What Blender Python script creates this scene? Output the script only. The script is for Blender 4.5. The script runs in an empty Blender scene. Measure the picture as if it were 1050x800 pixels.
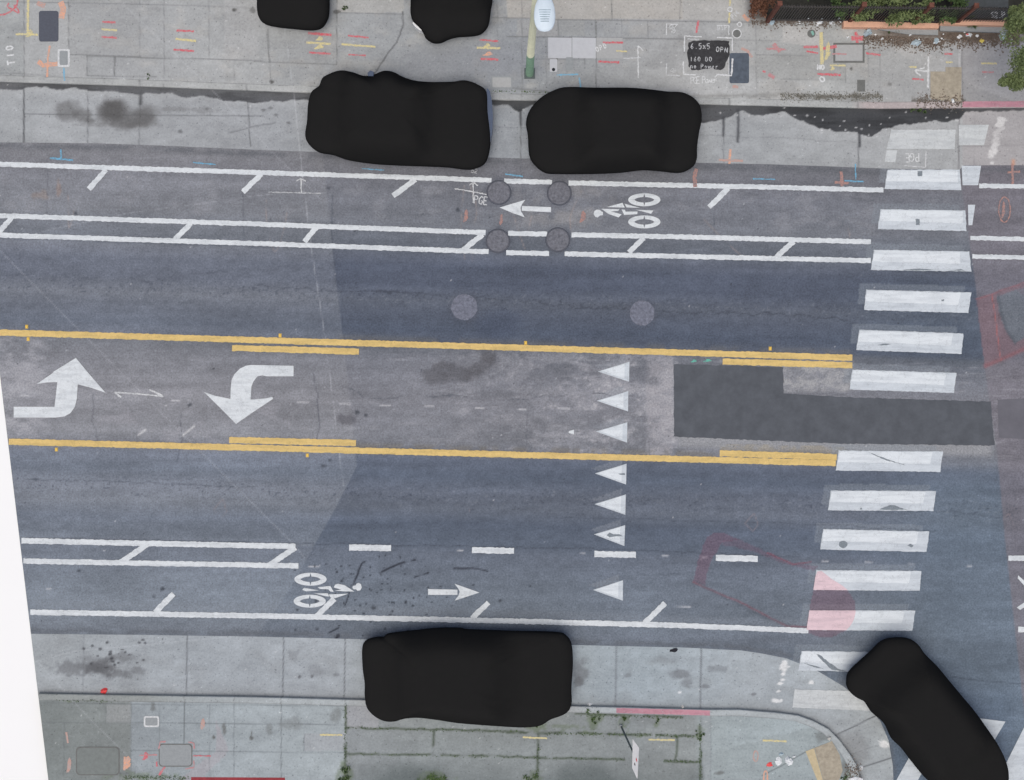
import bpy, math, random
import numpy as np
from mathutils import Vector
from mathutils.geometry import tessellate_polygon

random.seed(7)
K = 0.028          # metres on the ground per photo pixel
CAM_H = 40.0       # camera height above the road
ZC = 0.006         # concrete parking lane above the asphalt sheet
ZS = 0.13          # top of kerb and sidewalk
ZP = 0.012         # road paint

scene = bpy.context.scene
COL = scene.collection


def P(x, y, z=0.0):
    """photo pixel -> world point at height z"""
    f = K * (CAM_H - z) / CAM_H
    return ((x - 525.0) * f, (400.0 - y) * f, z)


def lin(r, g, b):
    f = lambda c: ((c / 255.0 + 0.055) / 1.055) ** 2.4 if c > 10 else c / 255.0 / 12.92
    return (f(r), f(g), f(b))


# --------------------------------------------------------------------------- materials
def nodes_of(name):
    m = bpy.data.materials.new(name)
    m.use_nodes = True
    nt = m.node_tree
    b = nt.nodes['Principled BSDF']
    b.inputs['Roughness'].default_value = 0.9
    b.inputs['Specular IOR Level'].default_value = 0.15
    return m, nt, b


def noise(nt, scale, detail=3.0, rough=0.6, coord='Position', stretch=None):
    n = nt.nodes.new('ShaderNodeTexNoise')
    n.inputs['Scale'].default_value = scale
    n.inputs['Detail'].default_value = detail
    n.inputs['Roughness'].default_value = rough
    g = nt.nodes.new('ShaderNodeNewGeometry')
    src = g.outputs['Position']
    if stretch:
        mp = nt.nodes.new('ShaderNodeMapping')
        mp.inputs['Scale'].default_value = stretch
        nt.links.new(src, mp.inputs['Vector'])
        src = mp.outputs['Vector']
    nt.links.new(src, n.inputs['Vector'])
    return n.outputs['Fac']


def ramp(nt, src, stops):
    r = nt.nodes.new('ShaderNodeValToRGB')
    e = r.color_ramp.elements
    while len(e) < len(stops):
        e.new(0.5)
    for el, (p, c) in zip(e, stops):
        el.position = p
        el.color = (*c, 1) if len(c) == 3 else c
    nt.links.new(src, r.inputs['Fac'])
    return r.outputs['Color']


def mult(nt, a, b, fac=1.0):
    m = nt.nodes.new('ShaderNodeMix')
    m.data_type = 'RGBA'
    m.blend_type = 'MULTIPLY'
    m.inputs['Factor'].default_value = fac
    nt.links.new(a, m.inputs['A'])
    nt.links.new(b, m.inputs['B'])
    return m.outputs['Result']


def ground_mat(name, grain_scale, lo, hi, speck=None, bump=0.15):
    """per-vertex weathering colour times fine aggregate grain"""
    m, nt, b = nodes_of(name)
    at = nt.nodes.new('ShaderNodeAttribute')
    at.attribute_name = 'tone'
    n1 = noise(nt, grain_scale, 4, 0.75)
    g1 = ramp(nt, n1, [(0.36, (lo,) * 3), (0.64, (hi,) * 3)])
    c = mult(nt, at.outputs['Color'], g1)
    n2 = noise(nt, grain_scale * 0.22, 3, 0.6, stretch=(0.45, 1, 1))
    g2 = ramp(nt, n2, [(0.3, (0.93,) * 3), (0.7, (1.07,) * 3)])
    c = mult(nt, c, g2)
    if speck:
        n3 = noise(nt, speck, 2, 0.5)
        g3 = ramp(nt, n3, [(0.26, (0.55,) * 3), (0.36, (1, 1, 1)), (0.68, (1, 1, 1)), (0.78, (1.5,) * 3)])
        c = mult(nt, c, g3)
    nt.links.new(c, b.inputs['Base Color'])
    bp = nt.nodes.new('ShaderNodeBump')
    bp.inputs['Strength'].default_value = bump
    bp.inputs['Distance'].default_value = 0.01
    nt.links.new(n1, bp.inputs['Height'])
    nt.links.new(bp.outputs['Normal'], b.inputs['Normal'])
    return m


def paint_mat(name, col, dark=0.82, chip=None, scale=9.0, sub=None, chips=(0.275, 0.315)):
    """road paint with dirt film, worn chips (chip = colour beneath); sub = (colour beneath, least, most coverage, scale) for thin paint"""
    m, nt, b = nodes_of(name)
    n1 = noise(nt, scale, 5, 0.7)
    c = ramp(nt, n1, [(0.3, tuple(v * dark for v in col)), (0.62, col)])
    g = ramp(nt, noise(nt, 46, 3, 0.7), [(0.3, (0.9,) * 3), (0.7, (1.05,) * 3)])
    c = mult(nt, c, g)
    if chip:
        n5 = noise(nt, 1.7, 6, 0.62)
        hair = ramp(nt, n5, [(0.488, (1, 1, 1)), (0.4955, (0.78,) * 3), (0.4965, (0.78,) * 3), (0.504, (1, 1, 1))])
        c = mult(nt, c, hair)
        smear = ramp(nt, noise(nt, 4.5, 4, 0.6, stretch=(0.25, 1.6, 1)), [(0.38, (0.86, 0.865, 0.875)), (0.56, (1, 1, 1))])
        c = mult(nt, c, smear)
        n2 = noise(nt, 13, 6, 0.8)
        f = ramp(nt, n2, [(chips[0], (1, 1, 1)), (chips[1], (0, 0, 0))])
        mx = nt.nodes.new('ShaderNodeMix')
        mx.data_type = 'RGBA'
        nt.links.new(f, mx.inputs['Factor'])
        nt.links.new(c, mx.inputs['A'])
        mx.inputs['B'].default_value = (*chip, 1)
        c = mx.outputs['Result']
    if sub:
        under, lo, hi, sc = sub
        f = ramp(nt, noise(nt, sc, 4, 0.7), [(0.34, (lo,) * 3), (0.58, (hi,) * 3)])
        mx = nt.nodes.new('ShaderNodeMix')
        mx.data_type = 'RGBA'
        nt.links.new(f, mx.inputs['Factor'])
        mx.inputs['A'].default_value = (*under, 1)
        nt.links.new(c, mx.inputs['B'])
        c = mx.outputs['Result']
    nt.links.new(c, b.inputs['Base Color'])
    return m


def plain_mat(name, col, var=0.15, scale=8.0, rough=0.8, spec=0.2, metal=0.0):
    m, nt, b = nodes_of(name)
    b.inputs['Roughness'].default_value = rough
    b.inputs['Specular IOR Level'].default_value = spec
    b.inputs['Metallic'].default_value = metal
    c = ramp(nt, noise(nt, scale, 5, 0.7), [(0.3, tuple(v * (1 - var) for v in col)), (0.7, tuple(v * (1 + var) for v in col))])
    nt.links.new(c, b.inputs['Base Color'])
    return m


M = {}
M['asphalt'] = ground_mat('weathered asphalt', 19, 0.80, 1.20, speck=24, bump=0.25)
M['concrete'] = ground_mat('worn concrete', 17, 0.91, 1.09, speck=16)
M['white'] = paint_mat('white road paint', lin(223, 229, 232), 0.88, chip=lin(160, 165, 172), chips=(0.285, 0.335))
M['white_fresh'] = paint_mat('white crossing paint', lin(208, 216, 222), 0.93, chip=lin(160, 168, 174))
M['white_over'] = paint_mat('white ghost overlap', lin(225, 232, 236), 0.95, chip=lin(180, 188, 193))
M['white_worn'] = paint_mat('worn white paint on concrete', lin(206, 211, 212), 0.9, chip=lin(172, 175, 175), chips=(0.3, 0.42))
M['yellow'] = paint_mat('yellow road paint', lin(228, 199, 132), 0.88, chip=lin(160, 144, 112), chips=(0.28, 0.33))
M['yellow_rpm'] = plain_mat('yellow marker plastic', lin(236, 196, 92), 0.08, 20, 0.5)
CON, ROAD, TAR = lin(166, 169, 170), lin(117, 121, 129), lin(68, 68, 70)
def spray(key, title, c, lo=0.55, hi=1.0):
    for suffix, under in (('', CON), ('_road', ROAD), ('_tar', TAR)):
        M[key + suffix] = paint_mat(title + suffix.replace('_', ' on '), c, 0.9, sub=(under, lo, hi, 20))
spray('s_white', 'white spray paint', lin(228, 231, 232), 0.35, 0.88)
spray('s_chalk', 'thin white chalk', lin(214, 217, 219), 0.2, 0.85)
spray('s_red', 'red spray paint', lin(220, 88, 100), 0.25, 0.88)
spray('s_redthin', 'thin red spray paint', lin(216, 104, 108), 0.1, 0.6)
spray('s_yellow', 'yellow spray paint', lin(230, 216, 150), 0.25, 0.88)
spray('s_orange', 'orange spray paint', lin(236, 172, 138), 0.2, 0.88)
spray('s_orangethin', 'thin orange spray paint', lin(212, 152, 132), 0.1, 0.62)
spray('s_blue', 'light blue spray paint', lin(118, 186, 220), 0.25, 0.88)
spray('s_green', 'turquoise spray paint', lin(110, 196, 176), 0.3, 0.9)
M['cover'] = plain_mat('black mask fill', (0.0172, 0.0172, 0.0172), 0.03, 5, 1.0, 0.0)  # flat black of the mask shapes over the cars
M['bluepaint'] = plain_mat('dark blue car paint', lin(54, 72, 100), 0.15, 6, 0.35, 0.5)
M['whitepaint'] = plain_mat('white car paint', lin(228, 230, 232), 0.05, 6, 0.35, 0.5)
M['iron'] = plain_mat('cast iron', lin(110, 112, 120), 0.38, 13, 0.7, 0.3)
M['iron_ring'] = plain_mat('dark iron rim', lin(86, 89, 98), 0.2, 20, 0.7, 0.3)
M['cover_con'] = plain_mat('grey round lid', lin(114, 118, 131), 0.38, 13, 0.8)
M['patch'] = plain_mat('dark trench asphalt', lin(91, 95, 101), 0.17, 2.2, 0.95, 0.1)
M['patch_east'] = plain_mat('faded trench asphalt', lin(107, 107, 114), 0.12, 1.5, 0.95, 0.1)
M['patch_slate'] = plain_mat('slate lid', lin(88, 92, 102), 0.1, 20, 0.8)
M['patch_black'] = paint_mat('tar patch', lin(72, 72, 74), 0.6, scale=12, chip=lin(112, 113, 113))
M['slate_blue'] = plain_mat('blue grey lid', lin(86, 95, 106), 0.22, 9, 0.7)
M['lid'] = plain_mat('concrete lid', lin(172, 174, 174), 0.08, 14)
M['lid_olive'] = plain_mat('mossy concrete lid', lin(124, 130, 128), 0.12, 8)
M['lid_grey'] = plain_mat('grey concrete lid', lin(150, 155, 157), 0.1, 14)
M['lid_dark'] = plain_mat('dark frame', lin(112, 114, 112), 0.15, 12)
M['pale_slab'] = plain_mat('pale new concrete', lin(192, 195, 199), 0.05, 10)
M['tactile'] = plain_mat('worn yellow warning pad', lin(166, 158, 142), 0.22, 9)
M['tactile_edge'] = plain_mat('yellow warning pad edge', lin(194, 180, 148), 0.12, 9)
M['redkerb'] = paint_mat('red kerb paint', lin(202, 150, 162), 0.88, chip=lin(186, 168, 174), chips=(0.33, 0.45))
M['redkerb_dark'] = paint_mat('dark red kerb paint', lin(160, 70, 76), 0.8, chip=lin(120, 90, 90))
M['fence'] = plain_mat('dark fence iron', lin(66, 63, 62), 0.25, 10, 0.6, 0.4)
M['rust'] = plain_mat('rusty post', lin(106, 70, 60), 0.4, 10, 0.85)
M['salmon'] = plain_mat('salmon painted wall', lin(224, 178, 152), 0.1, 6)
M['soil'] = plain_mat('dark soil', lin(58, 58, 54), 0.35, 5, 1.0, 0.05)
M['bark'] = plain_mat('bark', lin(92, 76, 62), 0.3, 14, 0.95)
M['pole_green'] = plain_mat('green pole paint', lin(112, 142, 122), 0.2, 8, 0.6, 0.3)
M['pole_yellow'] = plain_mat('pale yellow pole paint', lin(206, 208, 182), 0.1, 5, 0.6, 0.3)
M['lamp_white'] = plain_mat('lamp housing', lin(212, 226, 236), 0.05, 6, 0.5, 0.4)
M['lamp_grey'] = plain_mat('lamp vents', lin(150, 170, 182), 0.1, 10, 0.6)
M['steel'] = plain_mat('sign post steel', lin(86, 98, 98), 0.15, 10, 0.55, 0.4)
M['sign'] = plain_mat('white sign sheet', lin(228, 228, 228), 0.04, 6, 0.5)
M['signred'] = plain_mat('red print', lin(205, 60, 62), 0.05)
M['signblack'] = plain_mat('black print', lin(40, 42, 48), 0.05)
M['paper'] = plain_mat('crumpled paper', lin(224, 228, 230), 0.1, 20)
M['plastic'] = plain_mat('thin blue grey plastic', lin(168, 186, 196), 0.15, 14, 0.4, 0.4)
M['redcup'] = plain_mat('red plastic', lin(224, 74, 74), 0.1, 20, 0.45, 0.4)
M['black'] = plain_mat('black cloth scrap', lin(46, 46, 52), 0.2, 20)
M['stone'] = plain_mat('pale stone', lin(205, 204, 198), 0.12, 20)
M['yellowcarton'] = plain_mat('yellow carton', lin(226, 205, 110), 0.1, 20)
M['blank_sheet'] = plain_mat('blank white sheet', lin(247, 248, 247), 0.006, 0.6, 1.0, 0.0)


def leaf_mat(name, a, b_):
    m, nt, b = nodes_of(name)
    c = ramp(nt, noise(nt, 9, 4, 0.75), [(0.25, a), (0.75, b_)])
    nt.links.new(c, b.inputs['Base Color'])
    b.inputs['Roughness'].default_value = 0.7
    return m


M['leaf'] = leaf_mat('olive green leaves', lin(66, 80, 50), lin(140, 154, 106))
M['leaf_dark'] = leaf_mat('dark green leaves', lin(46, 64, 42), lin(106, 128, 82))
M['leaf_brown'] = leaf_mat('dry brown leaves', lin(70, 46, 38), lin(142, 104, 84))
M['litter'] = leaf_mat('fallen leaves', lin(88, 78, 70), lin(134, 121, 111))
M['weed'] = leaf_mat('weeds', lin(58, 76, 48), lin(102, 124, 78))
M['debris'] = leaf_mat('grey kerb debris', lin(92, 92, 85), lin(136, 133, 124))

M['pink_tint'] = paint_mat('pink tinted paint', lin(229, 205, 211), 0.93, chip=lin(190, 168, 174))
M['wear'] = plain_mat('bared asphalt in worn paint', lin(128, 137, 144), .25, 30)

# --------------------------------------------------------------------------- object helpers
def setp(o, label=None, cat=None, group=None, kind=None):
    if label: o['label'] = label
    if cat: o['category'] = cat
    if group: o['group'] = group
    if kind: o['kind'] = kind
    return o


def mesh(name, verts, faces, mat, parent=None, smooth=False, mats=None, fmat=None):
    me = bpy.data.meshes.new(name)
    me.from_pydata([tuple(v) for v in verts], [], faces)
    for mm in (mats or [mat]):
        me.materials.append(mm)
    if fmat:
        me.polygons.foreach_set('material_index', fmat)
    if smooth:
        me.polygons.foreach_set('use_smooth', [True] * len(me.polygons))
    me.update()
    o = bpy.data.objects.new(name, me)
    COL.objects.link(o)
    if parent is not None:
        o.parent = parent
        o.matrix_parent_inverse = parent.matrix_basis.inverted()
    return o


def empty(name, loc, label, cat, group=None):
    o = bpy.data.objects.new(name, None)
    COL.objects.link(o)
    o.location = loc
    return setp(o, label, cat, group)


class MB:
    """collects shapes for one mesh"""
    def __init__(s):
        s.v, s.f, s.m = [], [], []

    def poly(s, pts, z=None, mi=0):
        p3 = [P(p[0], p[1], z) for p in pts] if z is not None else pts
        # make it face up
        area = sum(p3[i][0] * p3[(i + 1) % len(p3)][1] - p3[(i + 1) % len(p3)][0] * p3[i][1] for i in range(len(p3)))
        if area < 0:
            p3 = p3[::-1]
        o = len(s.v)
        s.v += p3
        if len(p3) <= 4 and z is not None and len(p3) == 3:
            s.f.append((o, o + 1, o + 2)); s.m.append(mi)
            return
        for t in tessellate_polygon([[Vector(p) for p in p3]]):
            a, b, c = t
            n = (p3[b][0] - p3[a][0]) * (p3[c][1] - p3[a][1]) - (p3[c][0] - p3[a][0]) * (p3[b][1] - p3[a][1])
            if abs(n) < 1e-9:
                continue
            s.f.append((o + a, o + b, o + c) if n > 0 else (o + a, o + c, o + b)); s.m.append(mi)

    def ribbon(s, pts, w, z, jit=0.0, mi=0, step=4.0, taper=False):
        """flat stroke of width w (px) along pixel polyline; edges slightly ragged"""
        q = resample(pts, step)
        n = len(q)
        o = len(s.v)
        for i in range(n):
            a = q[max(i - 1, 0)]; b = q[min(i + 1, n - 1)]
            dx, dy = b[0] - a[0], b[1] - a[1]
            L = math.hypot(dx, dy) or 1
            nx, ny = -dy / L, dx / L
            ww = w * (0.35 + 0.65 * math.sin(math.pi * i / max(n - 1, 1))) if taper else w
            h1 = ww / 2 + random.uniform(-jit, jit); h2 = ww / 2 + random.uniform(-jit, jit)
            zi = z + 0.00012 * i if w < 5 else z
            s.v += [P(q[i][0] + nx * h1, q[i][1] + ny * h1, zi), P(q[i][0] - nx * h2, q[i][1] - ny * h2, zi)]
        for i in range(n - 1):
            k = o + 2 * i
            s.f.append((k, k + 2, k + 3, k + 1)); s.m.append(mi)

    def prism(s, pts3, ztop, zbot, mi=0):
        """pts3: world xy outline, flat top and vertical sides"""
        n = len(pts3)
        area = sum(pts3[i][0] * pts3[(i + 1) % n][1] - pts3[(i + 1) % n][0] * pts3[i][1] for i in range(n))
        if area < 0: pts3 = pts3[::-1]
        o = len(s.v)
        s.v += [(p[0], p[1], ztop) for p in pts3] + [(p[0], p[1], zbot) for p in pts3]
        s.f.append(tuple(range(o, o + n))); s.m.append(mi)
        for i in range(n):
            j = (i + 1) % n
            s.f.append((o + i, o + n + i, o + n + j, o + j)); s.m.append(mi)

    def tube(s, path, radii, n=10, mi=0):
        o = len(s.v)
        for i, p in enumerate(path):
            a = Vector(path[max(i - 1, 0)]); b = Vector(path[min(i + 1, len(path) - 1)])
            d = (b - a).normalized()
            u = d.cross(Vector((0, 0, 1)) if abs(d.z) < 0.9 else Vector((1, 0, 0))).normalized()
            w = d.cross(u)
            for k in range(n):
                t = 2 * math.pi * k / n
                s.v.append(tuple(Vector(p) + (u * math.cos(t) + w * math.sin(t)) * radii[i]))
        for i in range(len(path) - 1):
            for k in range(n):
                a = o + i * n + k; b = o + i * n + (k + 1) % n
                s.f.append((a, b, b + n, a + n)); s.m.append(mi)
        s.f.append(tuple(range(o, o + n))); s.m.append(mi)
        s.f.append(tuple(range(o + (len(path) - 1) * n, o + len(path) * n))); s.m.append(mi)

    def box(s, c, half, mi=0, rz=0.0):
        o = len(s.v)
        cs, sn = math.cos(rz), math.sin(rz)
        for dz in (-1, 1):
            for dx, dy in ((-1, -1), (1, -1), (1, 1), (-1, 1)):
                x, y = dx * half[0], dy * half[1]
                s.v.append((c[0] + x * cs - y * sn, c[1] + x * sn + y * cs, c[2] + dz * half[2]))
        for f in ((0, 3, 2, 1), (4, 5, 6, 7), (0, 1, 5, 4), (1, 2, 6, 5), (2, 3, 7, 6), (3, 0, 4, 7)):
            s.f.append(tuple(o + k for k in f)); s.m.append(mi)

    def obj(s, name, mat, parent=None, smooth=False):
        if isinstance(mat, (list, tuple)):
            return mesh(name, s.v, s.f, None, parent, smooth, mats=list(mat), fmat=s.m)
        return mesh(name, s.v, s.f, mat, parent, smooth)


def resample(pts, step):
    out = [tuple(pts[0])]
    for a, b in zip(pts, pts[1:]):
        L = math.hypot(b[0] - a[0], b[1] - a[1])
        n = max(1, int(round(L / step)))
        for i in range(1, n + 1):
            out.append((a[0] + (b[0] - a[0]) * i / n, a[1] + (b[1] - a[1]) * i / n))
    return out


def spline(pts, sub=6, closed=True):
    """Catmull-Rom through the points"""
    n = len(pts); out = []
    rng = range(n) if closed else range(n - 1)
    for i in rng:
        g = (lambda k: pts[k % n]) if closed else (lambda k: pts[min(max(k, 0), n - 1)])
        p0, p1, p2, p3 = g(i - 1), g(i), g(i + 1), g(i + 2)
        for s in range(sub):
            t = s / sub
            out.append(tuple(0.5 * (2 * p1[d] + (p2[d] - p0[d]) * t + (2 * p0[d] - 5 * p1[d] + 4 * p2[d] - p3[d]) * t * t
                                    + (3 * p1[d] - p0[d] - 3 * p2[d] + p3[d]) * t ** 3) for d in (0, 1)))
    if not closed:
        out.append(tuple(pts[-1]))
    return out


def rrect(cx, cy, w, h, r, rot=0.0, n=5):
    pts = []
    for sx, sy, a0 in ((1, 1, 0), (-1, 1, 90), (-1, -1, 180), (1, -1, 270)):
        for i in range(n + 1):
            a = math.radians(a0 + 90 * i / n)
            pts.append((sx * (w / 2 - r) + r * math.cos(a), sy * (h / 2 - r) + r * math.sin(a)))
    c, s = math.cos(math.radians(rot)), math.sin(math.radians(rot))
    return [(cx + x * c - y * s, cy + x * s + y * c) for x, y in pts]


def circle(cx, cy, r, n=32, ry=None):
    ry = ry or r
    return [(cx + r * math.cos(2 * math.pi * i / n), cy + ry * math.sin(2 * math.pi * i / n)) for i in range(n)]


def decal(name, polys, z, mat, label, cat, group=None, parent=None):
    b = MB()
    for p in polys: b.poly(p, z)
    return setp(b.obj(name, mat, parent), label, cat, group)


# --------------------------------------------------------------------------- ground colour fields (numpy)
_lat = {}
def vnoise(X, Y, seed):
    if seed not in _lat:
        _lat[seed] = np.random.default_rng(seed).random((256, 256)).astype(np.float32)
    L = _lat[seed]
    xi = np.floor(X).astype(np.int64); yi = np.floor(Y).astype(np.int64)
    fx = (X - xi).astype(np.float32); fy = (Y - yi).astype(np.float32)
    fx = fx * fx * (3 - 2 * fx); fy = fy * fy * (3 - 2 * fy)
    a = L[xi & 255, yi & 255]; b = L[(xi + 1) & 255, yi & 255]
    c = L[xi & 255, (yi + 1) & 255]; d = L[(xi + 1) & 255, (yi + 1) & 255]
    return (a * (1 - fx) + b * fx) * (1 - fy) + (c * (1 - fx) + d * fx) * fy


def fbm(X, Y, sx, sy=None, seed=1, octv=4, gain=0.55):
    sy = sy or sx
    out = 0; amp = 1; tot = 0
    for o in range(octv):
        out = out + amp * vnoise(X / sx * 2 ** o + 17.3 * o, Y / sy * 2 ** o + 5.1 * o, seed + o)
        tot += amp; amp *= gain
    return out / tot - 0.5      # about -0.5..0.5, mostly +-0.2


def sm(x, a, b):
    t = np.clip((x - a) / (b - a), 0, 1)
    return t * t * (3 - 2 * t)


def seg_dist(X, Y, pts, pad):
    """distance to polyline, evaluated only near it"""
    D = np.full(X.shape, 1e6, np.float32)
    for (x0, y0), (x1, y1) in zip(pts, pts[1:]):
        m = (X > min(x0, x1) - pad) & (X < max(x0, x1) + pad) & (Y > min(y0, y1) - pad) & (Y < max(y0, y1) + pad)
        if not m.any(): continue
        xs, ys = X[m], Y[m]
        dx, dy = x1 - x0, y1 - y0
        L2 = dx * dx + dy * dy or 1
        t = np.clip(((xs - x0) * dx + (ys - y0) * dy) / L2, 0, 1)
        d = np.hypot(xs - x0 - t * dx, ys - y0 - t * dy)
        D[m] = np.minimum(D[m], d)
    return D


def inpoly(X, Y, poly):
    m = np.zeros(X.shape, bool)
    n = len(poly)
    xs = [p[0] for p in poly]; ys = [p[1] for p in poly]
    bb = (X >= min(xs)) & (X <= max(xs)) & (Y >= min(ys)) & (Y <= max(ys))
    if not bb.any(): return m
    x, y = X[bb], Y[bb]
    r = np.zeros(x.shape, bool)
    for i in range(n):
        (x0, y0), (x1, y1) = poly[i], poly[(i + 1) % n]
        if y0 == y1: continue
        c = ((y0 > y) != (y1 > y)) & (x < (x1 - x0) * (y - y0) / (y1 - y0) + x0)
        r ^= c
    m[bb] = r
    return m


class Field:
    """colour of a ground sheet in photo colours (0..255), written as linear albedo at the end"""
    def __init__(s, X, Y):
        s.X, s.Y = X, Y
        s.C = np.zeros(X.shape + (3,), np.float32)

    def mix(s, w, col):
        s.C += (np.array(col, np.float32) - s.C) * np.clip(w, 0, 1)[..., None]

    def mul(s, w):
        s.C *= w[..., None]

    def line(s, pts, w, col, strength=1.0, wob=0.0, broken=0.0, seed=3):
        X, Y = s.X, s.Y
        if wob:
            X = X + wob * 2 * fbm(s.X, s.Y, 9, seed=seed, octv=3); Y = Y + wob * 2 * fbm(s.X, s.Y, 9, seed=seed + 40, octv=3)
        d = seg_dist(X, Y, pts, w * 3 + wob + 2)
        k = strength * np.exp(-(d / (w * 0.62)) ** 2)
        if broken:
            k = k * sm(fbm(s.X, s.Y, 14, seed=seed + 9, octv=2), broken - 0.12, broken + 0.12)
        s.mix(k, col)

    def blob(s, cx, cy, rx, ry, col, strength=0.7, rough=0.5, soft=0.35, rot=0.0, seed=5):
        m = (abs(s.X - cx) < 2 * max(rx, ry)) & (abs(s.Y - cy) < 2 * max(rx, ry))
        if not m.any(): return
        x, y = s.X[m] - cx, s.Y[m] - cy
        c, sn = math.cos(math.radians(rot)), math.sin(math.radians(rot))
        u, v = (x * c + y * sn) / rx, (-x * sn + y * c) / ry
        sz = max(4.0, min(rx, ry))
        r = np.hypot(u, v) + rough * 2 * fbm(s.X[m], s.Y[m], sz, seed=seed)
        k = np.zeros(s.X.shape, np.float32)
        k[m] = strength * (1 - sm(r, 1 - soft, 1 + soft * 0.4))
        s.mix(k, col)

    def poly(s, poly, col, strength=0.5, jit=0.0, seed=8):
        X, Y = s.X, s.Y
        if jit:
            X = X + jit * 2 * fbm(s.X, s.Y, 8, seed=seed); Y = Y + jit * 2 * fbm(s.X, s.Y, 8, seed=seed + 30)
        s.mix(inpoly(X, Y, poly) * np.float32(strength), col)

    def linear(s):
        c = np.clip(s.C, 3, 252) / 255.0
        return ((c + 0.055) / 1.055) ** 2.4


def edge_x(y):
    """left end of the built-up street: a slanted line"""
    return (y - 385.0) * 0.1195


def strip(name, A, B, nc, nr, z, mat, field, skirt=None):
    """structured sheet between pixel polylines A (top) and B (bottom)"""
    def res(pl, n):
        pl = np.array(pl, float)
        d = np.concatenate([[0], np.cumsum(np.hypot(*np.diff(pl, axis=0).T))])
        t = np.linspace(0, d[-1], n)
        return np.stack([np.interp(t, d, pl[:, 0]), np.interp(t, d, pl[:, 1])], 1)
    a, b = res(A, nc), res(B, nc)
    v = np.linspace(0, 1, nr)[:, None, None]
    g = a[None] * (1 - v) + b[None] * v                     # nr, nc, 2
    X, Y = g[..., 0].astype(np.float32), g[..., 1].astype(np.float32)
    F = Field(X, Y)
    field(F)
    f = K * (CAM_H - z) / CAM_H
    co = np.stack([(X - 525) * f, (400 - Y) * f, np.full(X.shape, z, np.float32)], -1).reshape(-1, 3)
    colr = F.linear().reshape(-1, 3)
    idx = np.arange(nr * nc).reshape(nr, nc)
    q = np.stack([idx[1:, :-1], idx[1:, 1:], idx[:-1, 1:], idx[:-1, :-1]], -1).reshape(-1, 4)
    if skirt:                                               # vertical face along row 0 ('A') or last row ('B'), and the ends
        row = idx[0] if skirt == 'A' else idx[-1]
        base = len(co)
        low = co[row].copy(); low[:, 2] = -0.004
        co = np.concatenate([co, low]); colr = np.concatenate([colr, colr[row] * 0.8])  # upright face painted darker, shade put into its colour
        lo = np.arange(base, base + len(row))
        e = np.stack([row[:-1], row[1:], lo[1:], lo[:-1]], -1)
        if skirt == 'B': e = e[:, ::-1]
        q = np.concatenate([q, e])
    me = bpy.data.meshes.new(name)
    me.vertices.add(len(co)); me.loops.add(q.size); me.polygons.add(len(q))
    me.vertices.foreach_set('co', co.astype(np.float32).ravel())
    me.loops.foreach_set('vertex_index', q.astype(np.int32).ravel())
    me.polygons.foreach_set('loop_start', np.arange(0, q.size, 4, dtype=np.int32))
    at = me.attributes.new('tone', 'FLOAT_COLOR', 'POINT')
    at.data.foreach_set('color', np.concatenate([colr, np.ones((len(colr), 1))], 1).astype(np.float32).ravel())
    me.materials.append(mat)
    me.update(calc_edges=True)
    o = bpy.data.objects.new(name, me)
    COL.objects.link(o)
    o['kind'] = 'structure'
    return o


def ends(pl, ext=1260):
    """begin a polyline on the slanted left end, run it on to the far right"""
    y0 = pl[0][1]
    out = [(edge_x(y0), y0)] + [p for p in pl if p[0] > edge_x(p[1]) + 1]
    if ext and out[-1][0] < ext:
        out.append((ext, out[-1][1]))
    return out


# boundaries traced from the photograph
N_KERB = [(-60, 81.5), (0, 83.5), (130, 87.5), (270, 93), (400, 98), (520, 102.5), (650, 105), (780, 108), (900, 111), (980, 110.5), (1050, 110)]
N_KERBB = [(x, y - 6.5) for x, y in N_KERB]
N_CONC = [(-60, 145.5), (0, 146), (100, 147), (170, 149.5), (260, 153.5), (390, 158), (520, 162), (650, 165.5), (790, 168.5), (860, 171), (910, 173), (984, 174), (988, 169.5), (1050, 169.5)]
S_CONC = [(20, 650), (140, 651), (270, 653), (370, 655.5), (590, 661.5), (700, 664), (760, 667), (780, 670), (806, 675), (836.5, 687), (865, 704), (888, 722), (903, 740), (911, 759), (915.5, 785), (917, 820), (917, 930)]
S_KERB = [(30, 711.5), (190, 714), (260, 715), (370, 718), (500, 722), (590, 724.5), (632, 725.5), (728, 728), (758, 728), (796, 731), (819, 734), (834, 739.5), (849.5, 747.6), (861, 759), (870.5, 772), (878, 784), (881, 795), (884, 830), (884, 930)]
S_KERBB = [(30, 718), (190, 720.5), (260, 721.5), (370, 724.5), (500, 728.5), (590, 731), (632, 732), (728, 734.5), (758, 734.5), (794, 737), (815, 739.5), (829, 744.5), (843, 751.5), (854, 762), (863, 775), (870, 787), (873, 797), (876, 831), (876, 930)]

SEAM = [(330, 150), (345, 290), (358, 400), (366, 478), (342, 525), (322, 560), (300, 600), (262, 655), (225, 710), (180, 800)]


def hairlines(F):
    """long pale mosaic seam lines, and one chalk line, across the street"""
    c = (200, 204, 209)
    F.line([(-5, 252), (150, 408), (303, 560), (312, 572)], 0.7, c, 0.3)
    F.line([(120, -2), (215, 90), (285, 162), (330, 205)], 0.7, c, 0.3)
    F.line([(37, 678), (75, 668), (150, 661), (245, 652)], 0.7, c, 0.3)
    F.line([(38, 678), (90, 735), (156, 800)], 0.7, c, 0.3)
    F.line([(30, 240), (130, 219), (300, 196), (340, 199)], 0.7, c, 0.28, broken=-0.02)
    F.line([(292, 30), (303, 110), (310, 180), (320, 260), (334, 350), (352, 498)], 0.7, c, 0.36, broken=0.0, seed=21)


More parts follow.
